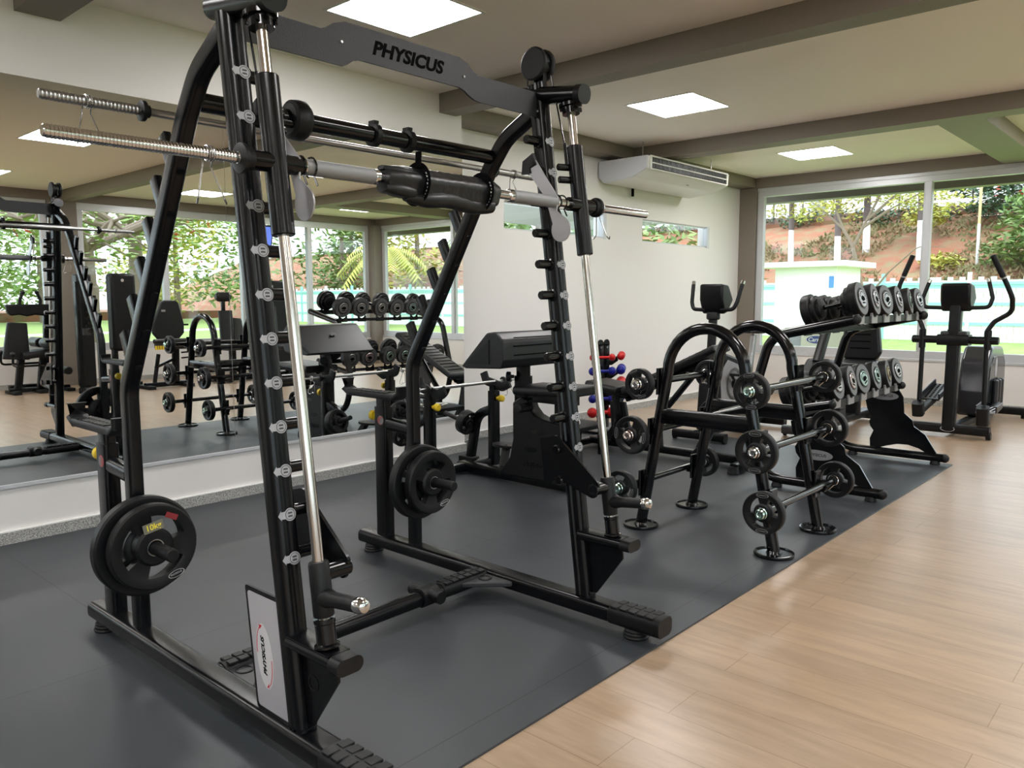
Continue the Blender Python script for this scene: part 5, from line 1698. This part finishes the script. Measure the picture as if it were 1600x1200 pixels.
# covered passage and hedge behind the high windows
struct(G().box(4.8, 10.9, YR+.16, 8.2, 2.44, 2.56), 'eaves_right', mat('passage_slab', (.17, .165, .14), .7))
for x in (6.9, 9.6):
    struct(G().box(x, x+.22, 7.9, 8.12, -.05, 2.45), 'column_right_%d' % int(x), OLIVE)
hd = thing('passage_hedge', 'green hedge seen through the high slot windows', 'hedge', (13, 11, -.05))
R.seed(5)
leaves(2600, [(7.5+1.5*k, 10.6+R.uniform(-.4, .4), 2.0+R.uniform(-.3, .9), 1.3) for k in range(9)], .16).obj('foliage', L_BRT, hd)
leaves(2200, [(7.5+1.5*k, 13+R.uniform(-.4, .4), 3.2+R.uniform(-.3, .9), 1.9) for k in range(9)], .22).obj('foliage_back', L_GRN, hd)
# eaves and outside posts
struct(G().box(XF+.16, 11.75, YO-1.5, 8, 2.79, 2.95), 'eaves_far', OLIVE)
struct(G().box(11.55, 11.75, YO-1.5, 8, 2.70, 2.80), 'beam_eaves_far', OLIVE)
struct(G().box(-4, 11.75, YO-1.5, YO-.16, 2.82, 2.95), 'eaves_left', OLIVE)

# trees beyond the side windows, seen in the mirror
def flamboyant(label, x, y, h, spread, seed, n=2600, lm=L_GRN):
    R.seed(seed)
    t = thing('spreading_tree', label, 'tree', (x, y, -.05), 'spreading trees on the side lawn')
    g = G()
    limb(g, [(x, y, -.05), (x+.05, y, h*.4), (x, y+.1, h*.62)], .24, .17, 12)
    blobs = []
    for k in range(9):
        a = 2*pi*k/9+R.uniform(-.3, .3)
        r = spread*R.uniform(.6, 1)
        z1 = h*R.uniform(.72, 1.0)
        m = (x+r*.45*cos(a), y+r*.45*sin(a), h*R.uniform(.66, .80))
        e = (x+r*cos(a), y+r*sin(a), z1-.3)
        limb(g, [(x, y+.1, h*.60), m, e], .10, .025, 8)
        e2 = (m[0]+r*.4*cos(a+.8), m[1]+r*.4*sin(a+.8), h*R.uniform(.6, .85))
        limb(g, [m, e2], .045, .015, 6)
        e3 = (m[0]+r*.35*cos(a-.9), m[1]+r*.35*sin(a-.9), h*R.uniform(.5, .75))
        limb(g, [m, e3], .04, .012, 6)
        blobs += [(*e, spread*.26, .45), (*e2, spread*.22, .45), (e3[0], e3[1], e3[2], spread*.2, .5)]
    g.obj('trunk_and_branches', BARK, t)
    leaves(n, blobs, .10, .25).obj('foliage', lm, t)
    leaves(50, blobs[:6], .10).obj('flowers', L_RED, t, label='red flowers')
L_SID = leafmat('sunlit_side_leaves', (.17, .30, .06), (.30, .40, .10))
flamboyant('spreading tree with bare crooked branches nearest the side windows, in the mirror', 6.9, -9.5, 4.0, 3.6, 5, 2000, L_SID)
flamboyant('spreading tree with low arching limbs near the left column, in the mirror', 3.2, -8.0, 4.2, 3.4, 21, 1500, L_SID)
flamboyant('spreading tree farther across the side lawn, in the mirror', 9.3, -12.6, 5.0, 3.8, 33, 2400, L_SID)
R.seed(50)
spots = [(4, -40), (10, -38), (16, -41), (22, -37), (28, -40), (34, -36), (-3, -42), (33, -28), (36, -22), (31, -33), (40, -16), (24, -44), (13, -46), (42, -8), (0, -47)]
for i, (x, y) in enumerate(spots):
    h = R.uniform(8, 11)
    t = thing('leafy_tree', 'tall leafy tree in the green belt beyond the side lawn, in the mirror', 'tree', (x, y, 0), 'green belt trees')
    limb(G(), [(x, y, 0), (x, y, h*.6)], .22, .12).obj('trunk', BARK, t)
    bl = [(x+R.uniform(-2, 2), y+R.uniform(-1.5, 1.5), R.uniform(1.5, h-1), R.uniform(1.6, 2.7)) for k in range(7)]
    leaves(1500, bl, .28).obj('foliage', (L_SID, L_BRT, L_SID, L_YEL)[i % 4], t)
# palms by the fence
for i, (x, y) in enumerate(((25.0, -21.5), (30.0, -19.5))):
    t = thing('palm_tree', 'feathery palm tree %s, seen in the mirror' % ('before the turquoise fence' if i == 0 else 'behind the turquoise fence'), 'palm', (x, y, -.05), 'palms by the fence')
    h = 3.6+i
    limb(G(), [(x, y, -.05), (x+.1, y, h)], .20, .15, 10).obj('trunk', mat('palm_trunk', (.36, .24, .15), .9), t)
    g = G()
    for k in range(18):
        a = 2*pi*k/18+R.uniform(-.1, .1)
        el = R.uniform(.1, 1.1)
        pts = [V((x+.1+2.4*u*cos(a)*cos(el*.6), y+2.4*u*sin(a)*cos(el*.6), h+1.8*u*sin(el)-2.0*u*u)) for u in [q/7 for q in range(8)]]
        for p, q in zip(pts, pts[1:]):
            d = (q-p); s_ = d.cross(V((0, 0, 1))).normalized()
            for f_ in (0, .33, .66):
                b0 = p+d*f_
                for sg in (-1, 1):
                    g.add([b0, b0+d*.25, b0+s_*sg*.45+d*.3+V((0, 0, -.28))], [(0, 1, 2)])
    g.obj('fronds', L_YEL if i == 0 else L_BRT, t)
